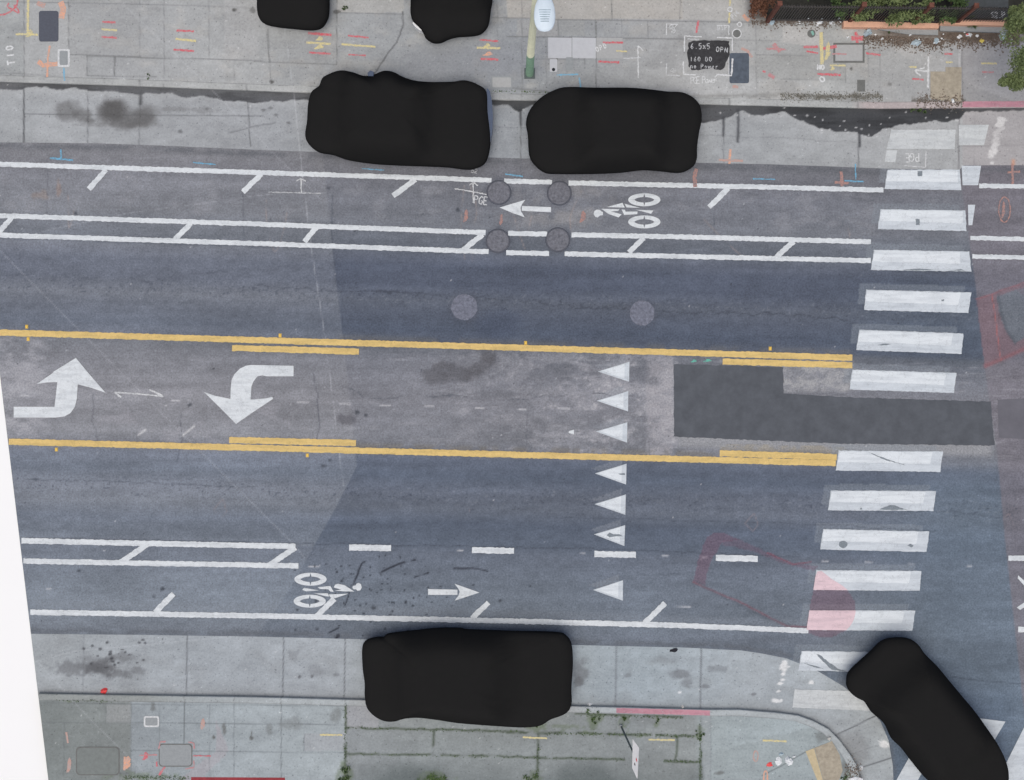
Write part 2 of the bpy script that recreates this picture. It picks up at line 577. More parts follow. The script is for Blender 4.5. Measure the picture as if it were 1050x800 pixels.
BARS = [
    ((914, 133), (980, 133), (979, 153), (909, 153)),
    ((910, 174), (984, 174), (986, 195), (907, 194)),
    ((903, 214.5), (990, 216), (991, 237), (900, 235)),
    ((896, 256), (994, 258), (996, 278.5), (893, 277)),
    ((888, 297), (996, 300), (993, 321), (886, 318)),
    ((881, 338), (988, 342), (986, 363), (878, 359)),
    ((874, 379), (981, 382.5), (978, 403), (871, 399.5)),
    ((860, 462), (967, 463), (964, 484), (857, 482.5)),
    ((852, 503), (960, 503.5), (957, 524), (849, 523.5)),
    ((844, 542.5), (953, 545), (950, 566), (841, 563.5)),
    ((837, 584.5), (945, 585.5), (943, 606), (834, 605)),
    ((830, 626), (938.5, 626), (935.5, 647), (827, 646)),
    ((822, 667.5), (930, 669), (927, 690), (818.5, 687.5)),
    ((815, 707), (923, 710), (920, 730), (812.5, 725.5)),
]


def road_field(F):
    X, Y = F.X, F.Y
    slope = np.interp(Y, [150, 700], [0.0305, 0.0225])
    V = Y - slope * X
    V = V + 5 * fbm(X, Y, 160, 20, seed=61, octv=3)
    kn = [(60, (114, 118, 124)), (150, (116, 119, 125)), (166, (114, 117, 124)), (174, (116, 120, 128)), (212, (117, 122, 130)), (222, (108, 114, 123)), (242, (104, 111, 121)),
          (250, (97, 104, 117)), (262, (87, 95, 110)), (280, (86, 94, 109)), (296, (95, 102, 114)), (310, (89, 97, 111)), (326, (83, 92, 107)), (338, (87, 95, 109)),
          (344, (104, 109, 117)), (360, (117, 121, 129)), (400, (127, 130, 137)), (440, (123, 127, 134)), (452, (112, 117, 126)),
          (460, (98, 107, 122)), (476, (93, 103, 118)), (494, (100, 108, 121)), (510, (101, 109, 121)), (526, (92, 102, 117)), (545, (94, 104, 118)), (556, (104, 113, 126)), (590, (111, 121, 133)),
          (622, (113, 123, 134)), (640, (110, 119, 130)), (660, (106, 117, 129)), (760, (102, 116, 130)), (960, (102, 116, 130))]
    vs = [k[0] for k in kn]
    for c in range(3):
        F.C[..., c] = np.interp(V, vs, [k[1][c] for k in kn])
    # mosaic brightness step painted into the asphalt, west of a diagonal seam
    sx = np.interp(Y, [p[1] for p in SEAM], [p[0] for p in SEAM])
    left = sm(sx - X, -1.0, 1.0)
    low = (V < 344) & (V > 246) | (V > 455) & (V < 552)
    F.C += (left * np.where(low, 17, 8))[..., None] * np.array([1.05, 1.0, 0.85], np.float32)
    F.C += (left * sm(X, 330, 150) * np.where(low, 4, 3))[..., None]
    # purplish surfacing on the far east side
    ex = np.interp(Y, [60, 190, 290, 380, 460, 550, 640, 800], [985, 986, 1000, 1010, 1022, 1030, 1040, 1058])
    r = sm(X - ex, -0.8, 0.8)
    F.mix(r * 0.75, (119, 117, 125))
    # side street, blue-grey
    F.mix(0.75 * sm(X, 860, 985) * sm(Y, 455, 520) * (1 - r), (103, 117, 131))
    F.mix(0.5 * sm(X, 820, 960) * sm(Y, 250, 330) * (1 - sm(Y, 330, 420)) * (1 - r), (86, 98, 112))
    F.mix(0.6 * sm(X, 870, 940) * (1 - sm(X, 1020, 1060)) * sm(Y, 690, 730) * 1.0, (93, 108, 126))
    # wheel wear, long streaks and mottling
    F.mul(1 + 0.20 * fbm(X, Y, 130, 9, seed=11, octv=5))
    F.mul(1 + 0.15 * fbm(X, Y, 60, 45, seed=12, octv=5))
    F.mul(1 + 0.13 * fbm(X, Y, 5, 4, seed=13, octv=3))
    tl = sm(V, 342, 352) * (1 - sm(V, 446, 455))
    # pale polished and scuffed areas of the turn lane
    n = fbm(X, Y, 30, 16, seed=71, octv=6, gain=0.75)
    pale = tl * sm(X, 380, 560) * (1 - sm(X, 690, 700)) * sm(n, -0.12, 0.16) * (0.55 + 0.45 * sm(X, 560, 630))
    F.mix(pale * 0.8, (160, 162, 168))
    F.mix(pale * sm(fbm(X, Y, 5, 3, seed=131, octv=3), 0.08, 0.25) * 0.6, (190, 190, 194))
    pale2 = tl * (1 - sm(X, 26, 70)) * sm(n, -0.1, 0.15)
    st = fbm(X, Y, 34, 2.6, seed=141, octv=4, gain=0.7)
    F.mix(tl * sm(st, 0.1, 0.28) * 0.32 * (0.4 + 0.6 * sm(X, 250, 500)), (172, 174, 179))
    F.mix(pale2 * 0.7, (168, 170, 176))
    pale3 = tl * sm(X, 40, 120) * (1 - sm(X, 300, 420)) * sm(V, 385, 420) * sm(n, 0.0, 0.2)
    F.mix(pale3 * 0.38, (164, 165, 172))
    n2 = fbm(X, Y, 12, 8, seed=75, octv=5, gain=0.8)
    F.mix(tl * sm(X, 795, 805) * (1 - sm(X, 868, 880)) * (0.3 + 0.7 * sm(n2, -0.15, 0.12)) * (1 - sm(Y, 400, 404)) * 0.85, (164, 166, 168))
    F.mix(tl * sm(X, 660, 666) * (1 - sm(X, 689, 691)) * 0.5 * (0.5 + sm(n2, -0.15, 0.15)), (160, 160, 165))
    F.mix(sm(X, 690, 700) * (1 - sm(X, 1012, 1022)) * sm(Y, 446, 449) * (1 - sm(Y - 0.028 * (X - 700), 455, 462)) * 0.7, (154, 157, 160))
    # worn old yellow line above the present ones
    F.line([(350, 346), (530, 352), (870, 361)], 5, (112, 110, 104), 0.35, broken=-0.08)
    F.line([(365, 457), (530, 461), (735, 466)], 5, (118, 112, 100), 0.4, broken=-0.08)
    F.mix(0.35 * ((X > 738) & (X < 868) & (abs(Y - 459 - 0.024 * (X - 738)) < 4)) * sm(n2, -0.2, 0.1), (160, 148, 120))
    # lighter mottle in the bike lanes and along lines
    bl = sm(V, 168, 174) * (1 - sm(V, 214, 222))
    F.mix(bl * sm(fbm(X, Y, 26, 14, seed=81, octv=5, gain=0.7), 0.02, 0.25) * 0.4, (148, 151, 157))
    F.mix(bl * 0.5 * np.exp(-((X - 575) / 45) ** 2) * sm(fbm(X, Y, 16, seed=82), -0.05, 0.2), (150, 150, 150))
    F.line([(350, 229), (520, 234), (700, 239), (890, 243)], 9, (132, 137, 144), 0.4)
    F.line([(340, 178), (600, 183), (740, 188)], 5, (106, 109, 115), 0.3, wob=2)
    F.line([(40, 620), (300, 624), (600, 632), (830, 640)], 7, (130, 138, 147), 0.35)
    # oily film along the concrete joint
    for pl in (N_CONC, S_CONC):
        F.line([(p[0], p[1] + (4 if pl is N_CONC else -3)) for p in pl], 5, (92, 96, 102), 0.5, wob=2, broken=-0.12)
    # double-exposure ghosts of bars and triangles, painted into the asphalt
    for b in BARS[1:13]:
        F.poly([(x - 6.5, y - 6.5) for x, y in b], (136, 145, 153), 0.42, 0.4)
    for t in TRI:
        F.poly([(t[0][0] - 4, t[0][1] - 5), (t[1][0] - 4, t[1][1] - 6), (t[2][0] - 4, t[2][1] - 6)], (140, 147, 155), 0.4, 0.5)
    # wet dark stain by the yellow line
    for s in ((470, 384, 30, 9, 0), (446, 386, 14, 8, 0), (490, 378, 20, 8, -20), (501, 366, 8, 9, -60), (455, 376, 14, 5, 0)):
        F.blob(s[0], s[1], s[2], s[3], (92, 93, 98), 0.62, 0.7, 0.5, s[4], seed=91)
    F.blob(512, 332, 24, 18, (74, 83, 100), 0.45, 0.4, 0.6, seed=92)
    F.blob(355, 430, 12, 6, (78, 78, 84), 0.5, 0.6, 0.5, seed=93)
    # tar seams and cracks
    dk = (56, 61, 70)
    # rough scabby strip in the middle of each lane
    for yy, sl, hw in ((292, .031, 11), (497, .026, 13)):
        band = np.exp(-((Y - yy - sl * X) / hw) ** 2)
        sp = fbm(X, Y, 2.6, 1.8, seed=101, octv=2)
        F.mix(band * sm(sp, 0.2, 0.32) * 0.42, (60, 66, 78))
        F.mix(band * sm(-sp, 0.2, 0.3) * 0.3, (140, 147, 155))
    F.line([(0, 282), (60, 283), (120, 287), (160, 288), (200, 282), (260, 275)], 1.3, dk, 0.31, wob=3, broken=0.02)
    F.line([(262, 294), (350, 298), (440, 302), (530, 308), (620, 318), (700, 320), (800, 322), (870, 327)], 1.3, dk, 0.37, wob=4, broken=0.0)
    F.line([(340, 298), (420, 300), (480, 303)], 2.2, (60, 64, 74), 0.35, wob=4, broken=0.05)
    F.line([(345, 395), (380, 408), (440, 406), (520, 410), (600, 404), (690, 408)], 1.0, dk, 0.37, wob=4, broken=-0.02)
    F.line([(25, 492), (130, 494), (260, 500)], 1.0, dk, 0.31, wob=2, broken=0.0)
    F.line([(20, 552), (120, 553), (300, 557), (450, 560), (620, 563), (820, 571)], 1.0, dk, 0.37, wob=1.5, broken=0.0)
    F.line([(560, 530), (700, 534), (850, 538), (960, 545)], 0.9, dk, 0.28, wob=2, broken=0.0)
    F.line([(350, 505), (450, 512), (520, 520), (600, 528)], 1.2, dk, 0.28, wob=4, broken=0.05)
    F.line([(880, 520), (980, 526), (1030, 530)], 0.9, dk, 0.25, wob=3, broken=0.0)
    F.line([(975, 694), (1010, 699), (1050, 701)], 0.9, dk, 0.43, wob=1)
    F.line([(96, 404), (95, 430), (100, 452)], 0.9, dk, 0.31, wob=2)
    F.line([(186, 425), (186, 452), (182, 474)], 1.0, dk, 0.37, wob=2)
    F.line([(321, 380), (325, 405), (327, 432), (325, 460)], 1.1, dk, 0.37, wob=2)
    F.line([(341, 200), (340, 240), (344, 290)], 1.0, dk, 0.31)
    F.line([(48, 164), (49, 175), (48, 226)], 0.9, dk, 0.25)
    F.line([(249, 195), (250, 250)], 0.9, dk, 0.25)
    F.line([(534, 164), (536, 200)], 0.9, dk, 0.19)
    F.line([(733, 190), (732, 240)], 0.9, dk, 0.25)
    F.line([(540, 420), (541, 455)], 0.9, dk, 0.25, wob=2)
    F.line([(666, 450), (665, 475)], 0.9, dk, 0.31, wob=2)
    F.line([(830, 605), (720, 588), (650, 590)], 0.8, dk, 0.22, wob=2, broken=0.02)
    # pinkish survey loops in the bike lane
    pk = (168, 150, 142)
    for pl in ([(273, 205), (274, 232), (282, 258), (291, 236), (295, 212)], [(476, 190), (473, 230), (477, 266)], [(482, 190), (489, 215), (484, 240), (485, 268)],
               [(527, 222), (532, 238), (538, 255)], [(545, 222), (541, 240)], [(597, 195), (585, 222), (588, 244), (596, 262)], [(602, 236), (596, 262)],
               [(722, 225), (742, 246), (760, 262)], [(870, 235), (877, 262), (884, 240)], [(70, 200), (71, 234), (78, 205)]):
        F.line(spline(pl, 6, False), 0.9, pk, 0.42, broken=-0.06)
    for cx, cy in ((227, 521), (478, 527), (772, 535), (1033, 535), (1030, 220)):
        F.line([(cx - 8, cy + 2), (cx + 1, cy - 9), (cx + 6, cy + 3), (cx, cy + 10), (cx - 8, cy + 2)], 0.8, (150, 136, 138), 0.5, wob=1, broken=-0.06)
    F.blob(43, 200, 10, 5, (146, 130, 120), 0.4, 0.8, 0.5, seed=94)
    F.blob(60, 193, 3, 8, (158, 132, 118), 0.4, 0.8, 0.5, seed=94)
    # white old lane dashes, scuffs
    for x, y, l in ((311, 412.5, 12), (354, 414, 11), (395, 415.6, 10), (440, 416.5, 9), (492, 418.5, 8), (540, 420, 16), (578, 419, 12), (660, 434, 14), (25, 405.5, 8), (180, 411, 8), (427, 563.5, 6), (472, 564.5, 5), (597, 567.5, 5), (682, 570, 6), (722, 571.5, 5), (846, 575.5, 6), (891, 576.5, 7), (935, 578, 6), (994, 580.5, 4), (700, 622, 16), (50, 604, 4), (322, 581, 10)):
        F.line([(x - l / 2, y), (x + l / 2, y + l * 0.02)], 1.3, (200, 202, 206), 0.75, broken=-0.1)
    F.line([(187, 447), (199, 437)], 1.6, (206, 208, 210), 0.8, broken=-0.03)
    F.line([(142, 446), (149, 441)], 1.8, (206, 208, 210), 0.8)
    # rubber crumbs and oil drips around the southern bike lane
    rn = random.Random(5)
    for pl, w in (([(362, 600), (367, 588), (371, 578), (374, 576)], 1.4), ([(353, 621), (357, 612), (360, 600)], 1.0), ([(392, 586), (405, 580), (417, 576), (426, 574)], 1.5),
                  ([(465, 583), (485, 583), (500, 586)], 1.2), ([(425, 592), (438, 588)], 1.1), ([(337, 649), (347, 644)], 1.3), ([(344, 655), (347, 652)], 2.0)):
        F.line(spline(pl, 5, False), w, (40, 42, 50), 0.85, wob=0.6, broken=-0.2)
    for i in range(90):
        x = rn.gauss(395, 42); y = rn.gauss(612, 22)
        if 560 < y < 652:
            F.blob(x, y, rn.uniform(0.7, 1.7), rn.uniform(0.6, 1.5), (48, 51, 58), 0.8, 0.2, 0.6, seed=95)
    for x, y, r in ((391, 588, 2.4), (325, 645, 2.8), (346, 652, 2.4), (383, 623, 2.2), (324, 616, 2.4), (303, 646, 1.6), (513, 616, 1.9), (166, 604, 2.8), (157, 612, 2), (81, 585, 2.5), (366, 423, 2.2), (332, 478, 2.4), (338, 472, 1.6), (195, 415, 2.4), (78, 219, 2.2), (364, 237, 1.5), (470, 215, 2.6), (336, 193, 2.6), (375, 426, 2)):
        F.blob(x, y, r, r * .9, (62, 66, 73), 0.7, 0.9, 0.7, seed=96)
    for i in range(150):
        x = rn.uniform(-10, 1050); y = rn.uniform(180, 650)
        F.blob(x, y, rn.uniform(0.5, 1.0), rn.uniform(0.5, 0.9), rn.choice([(196, 198, 202), (170, 174, 180), (58, 60, 66), (64, 66, 72)]), 0.75, 0, 0.5)
    for cx, cy, r_ in ((476, 315, 13.6), (658.5, 321, 13), (511.5, 197.5, 12.5), (573.5, 198.3, 12.5), (510.5, 247.3, 12.3), (572, 246, 12.5)):
        rr = np.hypot(X - cx, Y - cy)
        F.mix(np.exp(-((rr - r_ - 1) / 2.6) ** 2) * (0.25 + 1.2 * np.clip(fbm(X, Y, 6, seed=151, octv=3), 0, 1)), (84, 89, 100))
    hairlines(F)
    F.C *= np.array((1.012, 1.006, 1.002), np.float32)
    # faint dark red car shaped mosaic ghosts, painted into the road
    for pl, st, c in ((zp([(205, 125), (250, 92), (300, 90), (400, 140), (310, 145), (290, 165), (240, 240), (205, 330), (193, 412), (120, 385), (150, 260), (180, 170)], 690, 530, 5.833), .45, (114, 84, 100)),
                      (zp([(300, 140), (400, 135), (560, 210), (720, 275), (870, 298), (840, 325), (650, 275), (480, 208), (300, 165)], 690, 530, 5.833), .34, (114, 86, 102)),
                      (RED_END, .42, (118, 84, 98)),
                      ([(1001, 307), (1060, 287), (1060, 291), (1021, 304), (1024, 318), (1030, 336), (1040, 353), (1060, 341), (1060, 355), (1010, 378)], .38, (136, 98, 104)),
                      ([(1022, 305), (1042, 297), (1060, 312), (1060, 340), (1040, 352), (1031, 336)], .45, (106, 120, 128))):
        F.poly(pl, c, st, 1.0, seed=111)
    for pl, w_, st, c in ((zp([(120, 388), (193, 425), (380, 500), (520, 572), (680, 655), (800, 662)], 690, 530, 5.833), 1.4, .55, (140, 76, 86)),
                      (zp([(150, 390), (200, 430), (380, 515), (520, 590), (700, 650)], 690, 530, 5.833), 2.4, .4, (88, 94, 104)),
                      (zp([(560, 215), (720, 285), (830, 272)], 690, 530, 5.833), 1.0, .5, (150, 70, 82)),
                      ([(1017, 302), (1021, 330), (1026, 369)], 0.9, .55, (190, 104, 98)), ([(1001, 307), (1060, 286.5)], 1.4, .42, (156, 92, 96)), ([(1010, 375), (1045, 361), (1060, 352)], 3.6, .4, (150, 92, 96)),
                      ([(1024, 302), (1026, 320), (1032, 338), (1041, 352)], 3.0, .5, (78, 84, 92))):
        F.line(pl, w_, c, st, wob=.8)
    # soft bluish shade beside the corner car, painted into the road
    F.blob(985, 745, 40, 90, (92, 104, 124), 0.35, 0.3, 0.7, -30, seed=97)


RED_END = [(838, 586), (853, 594), (868, 604), (877, 617), (876, 634), (868, 646), (854, 653), (840, 653), (826, 648), (831, 620)]
def zp(pts, ox, oy, s): return [(ox + x / s, oy + y / s) for x, y in pts]
TRI = [((613, 381), (645.5, 371), (645, 391.5)), ((612, 411), (644.3, 401), (644, 422)), ((611, 442.5), (643.3, 433), (643, 454)),
       ((610, 485.5), (642.5, 475.5), (642, 497)), ((609.5, 517), (641.7, 507), (641.2, 528)), ((609, 548), (641, 538.5), (640.2, 560)),
       ((608, 605), (638.8, 595), (638.6, 616))]


def nconc_field(F):
    X, Y = F.X, F.Y
    for c, vals in enumerate(zip((162, 166, 168), (162, 166, 169), (150, 156, 162), (154, 159, 163), (160, 164, 166), (164, 167, 168), (172, 172, 173))):
        F.C[..., c] = np.interp(X, [0, 250, 480, 640, 800, 980, 1020], vals)
    F.mul(1 + 0.18 * fbm(X, Y, 70, 30, seed=31, octv=5))
    F.mul(1 + 0.10 * fbm(X, Y, 7, seed=32, octv=3))
    F.mix(sm(X, 986, 988) * 0.8, (168, 166, 167))
    dk = (84, 86, 88)
    F.line([(24.5, 84), (24.5, 148)], 1.3, (70, 72, 74), 0.8)
    F.line([(90, 88), (90, 150)], 0.9, dk, 0.45)
    F.line([(143, 90), (144, 96), (142.5, 150)], 1.0, dk, 0.38)
    F.line([(144, 92), (143.5, 106)], 3, (60, 62, 64), 0.7, wob=1)
    F.line([(252, 97), (254, 108), (255, 120), (257, 150)], 1.0, dk, 0.52, wob=1.5)
    F.line([(26, 117), (120, 118), (270, 119)], 1.0, dk, 0.45)
    F.line([(235, 136), (255, 131), (282, 126)], 1.0, dk, 0.38, wob=1)
    F.line([(534, 103), (534, 164)], 0.9, dk, 0.52)
    F.line([(742, 110), (742, 168)], 1.0, dk, 0.34)
    F.line([(881, 120), (880, 172)], 1.2, dk, 0.52)
    F.line([(983.5, 112), (983, 175)], 1.3, (110, 110, 112), 0.7)
    F.line([(984, 150), (1050, 149)], 0.8, dk, 0.22)
    F.line([(500, 130), (760, 140), (880, 146)], 0.8, dk, 0.19, wob=2, broken=0.0)
    F.line([(1000, 112), (999, 170)], 0.8, dk, 0.22)
    # old oil stains where cars stand
    for s in ((68, 113, 16, 11, 0.5), (85, 118, 10, 8, 0.5), (115, 112, 15, 12, 0.85), (116, 116, 18, 14, 0.6), (140, 122, 22, 13, 0.55), (150, 118, 14, 11, 0.4), (92, 124, 6, 4, 0.5), (117, 108, 9, 5, 0.8), (128, 126, 18, 8, 0.4), (210, 113, 14, 4, 0.25), (180, 112, 16, 3, 0.3)):
        F.blob(s[0], s[1], s[2], s[3], (92, 92, 92), s[4], 0.45, 0.45, seed=33)
    F.blob(120, 128, 45, 3, (104, 104, 104), 0.3, 0.4, 0.4, seed=33)
    for x, y in ((278, 111), (270, 113), (296, 126), (283, 118), (212, 112), (185, 135), (1010, 135)):
        F.blob(x, y, 2.5, 1.6, (96, 98, 100), 0.6, 0.6, 0.5, seed=34)
    # standing water and grime in the gutter, ragged edge
    wx = [0, 60, 140, 180, 260, 320, 505, 524, 532, 545, 560, 720, 735, 745, 753, 762, 770, 790, 806, 822, 850, 876, 893, 905, 918, 945, 975, 984, 990, 1050, 1300]
    wy = [90.5, 90.5, 96, 97, 105, 103, 108, 109, 115, 109, 108, 125, 126, 121, 116, 114, 119, 116, 117, 126, 134, 137, 141, 133, 129, 126, 123, 122, 114, 113, 113]
    W = np.interp(X, wx, wy) + 7 * fbm(X, Y, 11, 30, seed=35, octv=4) - Y
    wet = sm(W, -0.6, 0.8)
    tone = np.interp(X, [0, 300, 520, 740, 840, 980, 1000], [98, 92, 78, 84, 64, 70, 92])
    wt = np.stack([tone, tone + 2, tone + 5], -1)
    F.C += (wt - F.C) * (0.92 * wet)[..., None]
    F.mul(1 - 0.18 * wet * sm(fbm(X, Y, 40, 6, seed=36), -0.1, 0.2))
    F.mix(np.exp(-np.clip(-W, 0, 99) / 5) * 0.22 * (1 - wet), (196, 197, 196))       # silt tide mark
    for x, y0, y1 in ((742, 120, 139), (757, 113, 145), (534, 110, 128), (881, 135, 150)):
        F.line([(x, y0), (x, y1)], 2.2, (66, 68, 72), 0.75, wob=1.2)
    rn = random.Random(9)
    for i in range(46):
        x = rn.uniform(0, 990); x = x if rn.random() < 0.4 else rn.uniform(800, 985)
        y = np.interp(x, wx, wy) + rn.uniform(-14, 5)
        F.blob(x, y, rn.uniform(0.7, 1.6), rn.uniform(0.6, 1.3), (205, 207, 208), 0.8, 0.3, 0.5)
    # pale worn strip of old paint
    for y in range(122, 162, 3):
        F.blob(1027 - (y - 122) * 0.25 + rn.uniform(-1, 1), y, 4.5, 2.4, (214, 214, 213), 0.8 if y < 130 or y > 147 else 0.45, 0.9, 0.4, seed=37 + y)
    F.blob(1017, 167, 2, 2, (214, 214, 213), 0.9, 0.4, 0.4)
    F.line([(1039, 165), (1039, 175)], 3, (216, 150, 116), 0.6)
    hairlines(F)


def sconc_field(F):
    X, Y = F.X, F.Y
    for c, vals in enumerate(zip((154, 160, 163), (158, 165, 170), (164, 171, 176), (158, 167, 173), (161, 172, 178), (166, 174, 179), (165, 172, 175))):
        F.C[..., c] = np.interp(X, [40, 200, 330, 480, 660, 790, 900], vals)
    F.mul(1 + 0.14 * fbm(X, Y, 60, 30, seed=41, octv=5))
    F.mul(1 + 0.09 * fbm(X, Y, 7, seed=42, octv=3))
    F.mix(sm(fbm(X, Y, 34, 20, seed=181, octv=5, gain=0.7), 0.04, 0.24) * 0.25, (136, 140, 142))
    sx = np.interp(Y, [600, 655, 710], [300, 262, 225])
    F.mul(1 + 0.035 * sm(sx - X, -1, 1))  # the same mosaic brightness step, painted into the concrete
    dk = (92, 95, 99)
    for x, y0, y1, s in ((192, 650, 714, 0.7), (86, 650, 714, 0.25), (291, 652, 716, 0.7), (354, 654, 719, 0.7), (632, 660, 726, 0.65), (719, 664, 730, 0.9), (450, 650, 725, 0.5)):
        F.line([(x, y0), (x - 1, y1)], 1.0, dk, s, wob=0.4)
    F.line([(846, 761), (853, 756), (896, 735), (905, 731)], 1.0, dk, 0.9)
    F.line([(878, 790), (883, 787), (914, 777)], 1.0, dk, 0.9)
    F.line([(850, 782), (880, 771), (908, 762)], 0.9, dk, 0.3)
    # grime along the kerb foot
    kx = [p[0] for p in S_KERB]
    d = seg_dist(X, Y, S_KERB, 16)
    F.mix(0.5 * np.exp(-(d / 3.0) ** 1.3) * (0.75 + fbm(X, Y, 40, seed=43)), (92, 95, 98))
    F.mix(0.28 * np.exp(-(d / 11.0)), (128, 130, 132))
    for s in ((80, 684, 26, 7, 0.5), (108, 686, 18, 9, 0.75), (105, 682, 12, 8, 0.6), (112, 676, 8, 5, 0.5), (126, 674, 20, 6, 0.4), (140, 688, 10, 4, 0.4), (118, 692, 14, 5, 0.5), (90, 678, 16, 12, 0.3)):
        F.blob(s[0], s[1], s[2], s[3], (96, 98, 101), s[4], 0.9, 0.6, seed=44)
    rn = random.Random(3)
    for i in range(26):
        F.blob(rn.gauss(116, 16), rn.gauss(673, 7), rn.uniform(0.8, 2.4), rn.uniform(0.8, 1.8), (74, 76, 80), 0.75, 0.5, 0.5, seed=45)
    for s in ((698, 691, 13, 5, 0.5), (704, 700, 7, 5, 0.4), (643, 693, 4, 3, 0.4), (596, 688, 9, 13, 0.45), (594, 700, 5, 6, 0.5), (724, 704, 4, 3, 0.5), (773, 712, 3, 2, 0.7), (735, 686, 12, 4, 0.3), (307, 694, 1.6, 1.6, 0.8), (320, 694, 1.6, 1.6, 0.8), (345, 692, 3, 2, 0.4), (300, 672, 8, 6, 0.2), (324, 686, 9, 8, 0.2), (700, 676, 40, 5, 0.12)):
        F.blob(s[0], s[1], s[2], s[3], (100, 102, 106), s[4], 0.7, 0.5, seed=46)
    F.blob(878, 772, 18, 24, (130, 132, 133), 0.5, 0.5, 0.6, -30, seed=47)
    F.poly([(750, 660), (788, 668), (780, 735), (736, 735)], (170, 176, 178), 0.15)
    # crumbling old limit line
    for x, y, a, b in ((803.5, 683, 4.5, 6), (803, 691, 2.5, 2), (802, 697, 3, 1.6), (800, 701, 3, 1.8), (798, 709, 3.5, 1.8), (795, 719, 4.5, 2.4), (801, 718, 1.6, 1.6), (911, 752, 3, 6), (907, 763, 5, 5), (913, 758, 2, 3), (832, 700, 2.6, 2.2)):
        F.blob(x, y, a, b, (222, 224, 224), 0.9, 0.7, 0.3, seed=48)
    for x, y in ((605, 722), (697, 710), (843, 686)):
        F.blob(x, y, 2, 1.5, (226, 228, 229), 0.85, 0.3, 0.4)
    for i in range(40):
        F.blob(rn.uniform(50, 800), rn.uniform(655, 715), rn.uniform(0.5, 1), rn.uniform(0.5, 1), rn.choice([(214, 216, 218), (88, 90, 94)]), 0.7, 0, 0.5)
    hairlines(F)


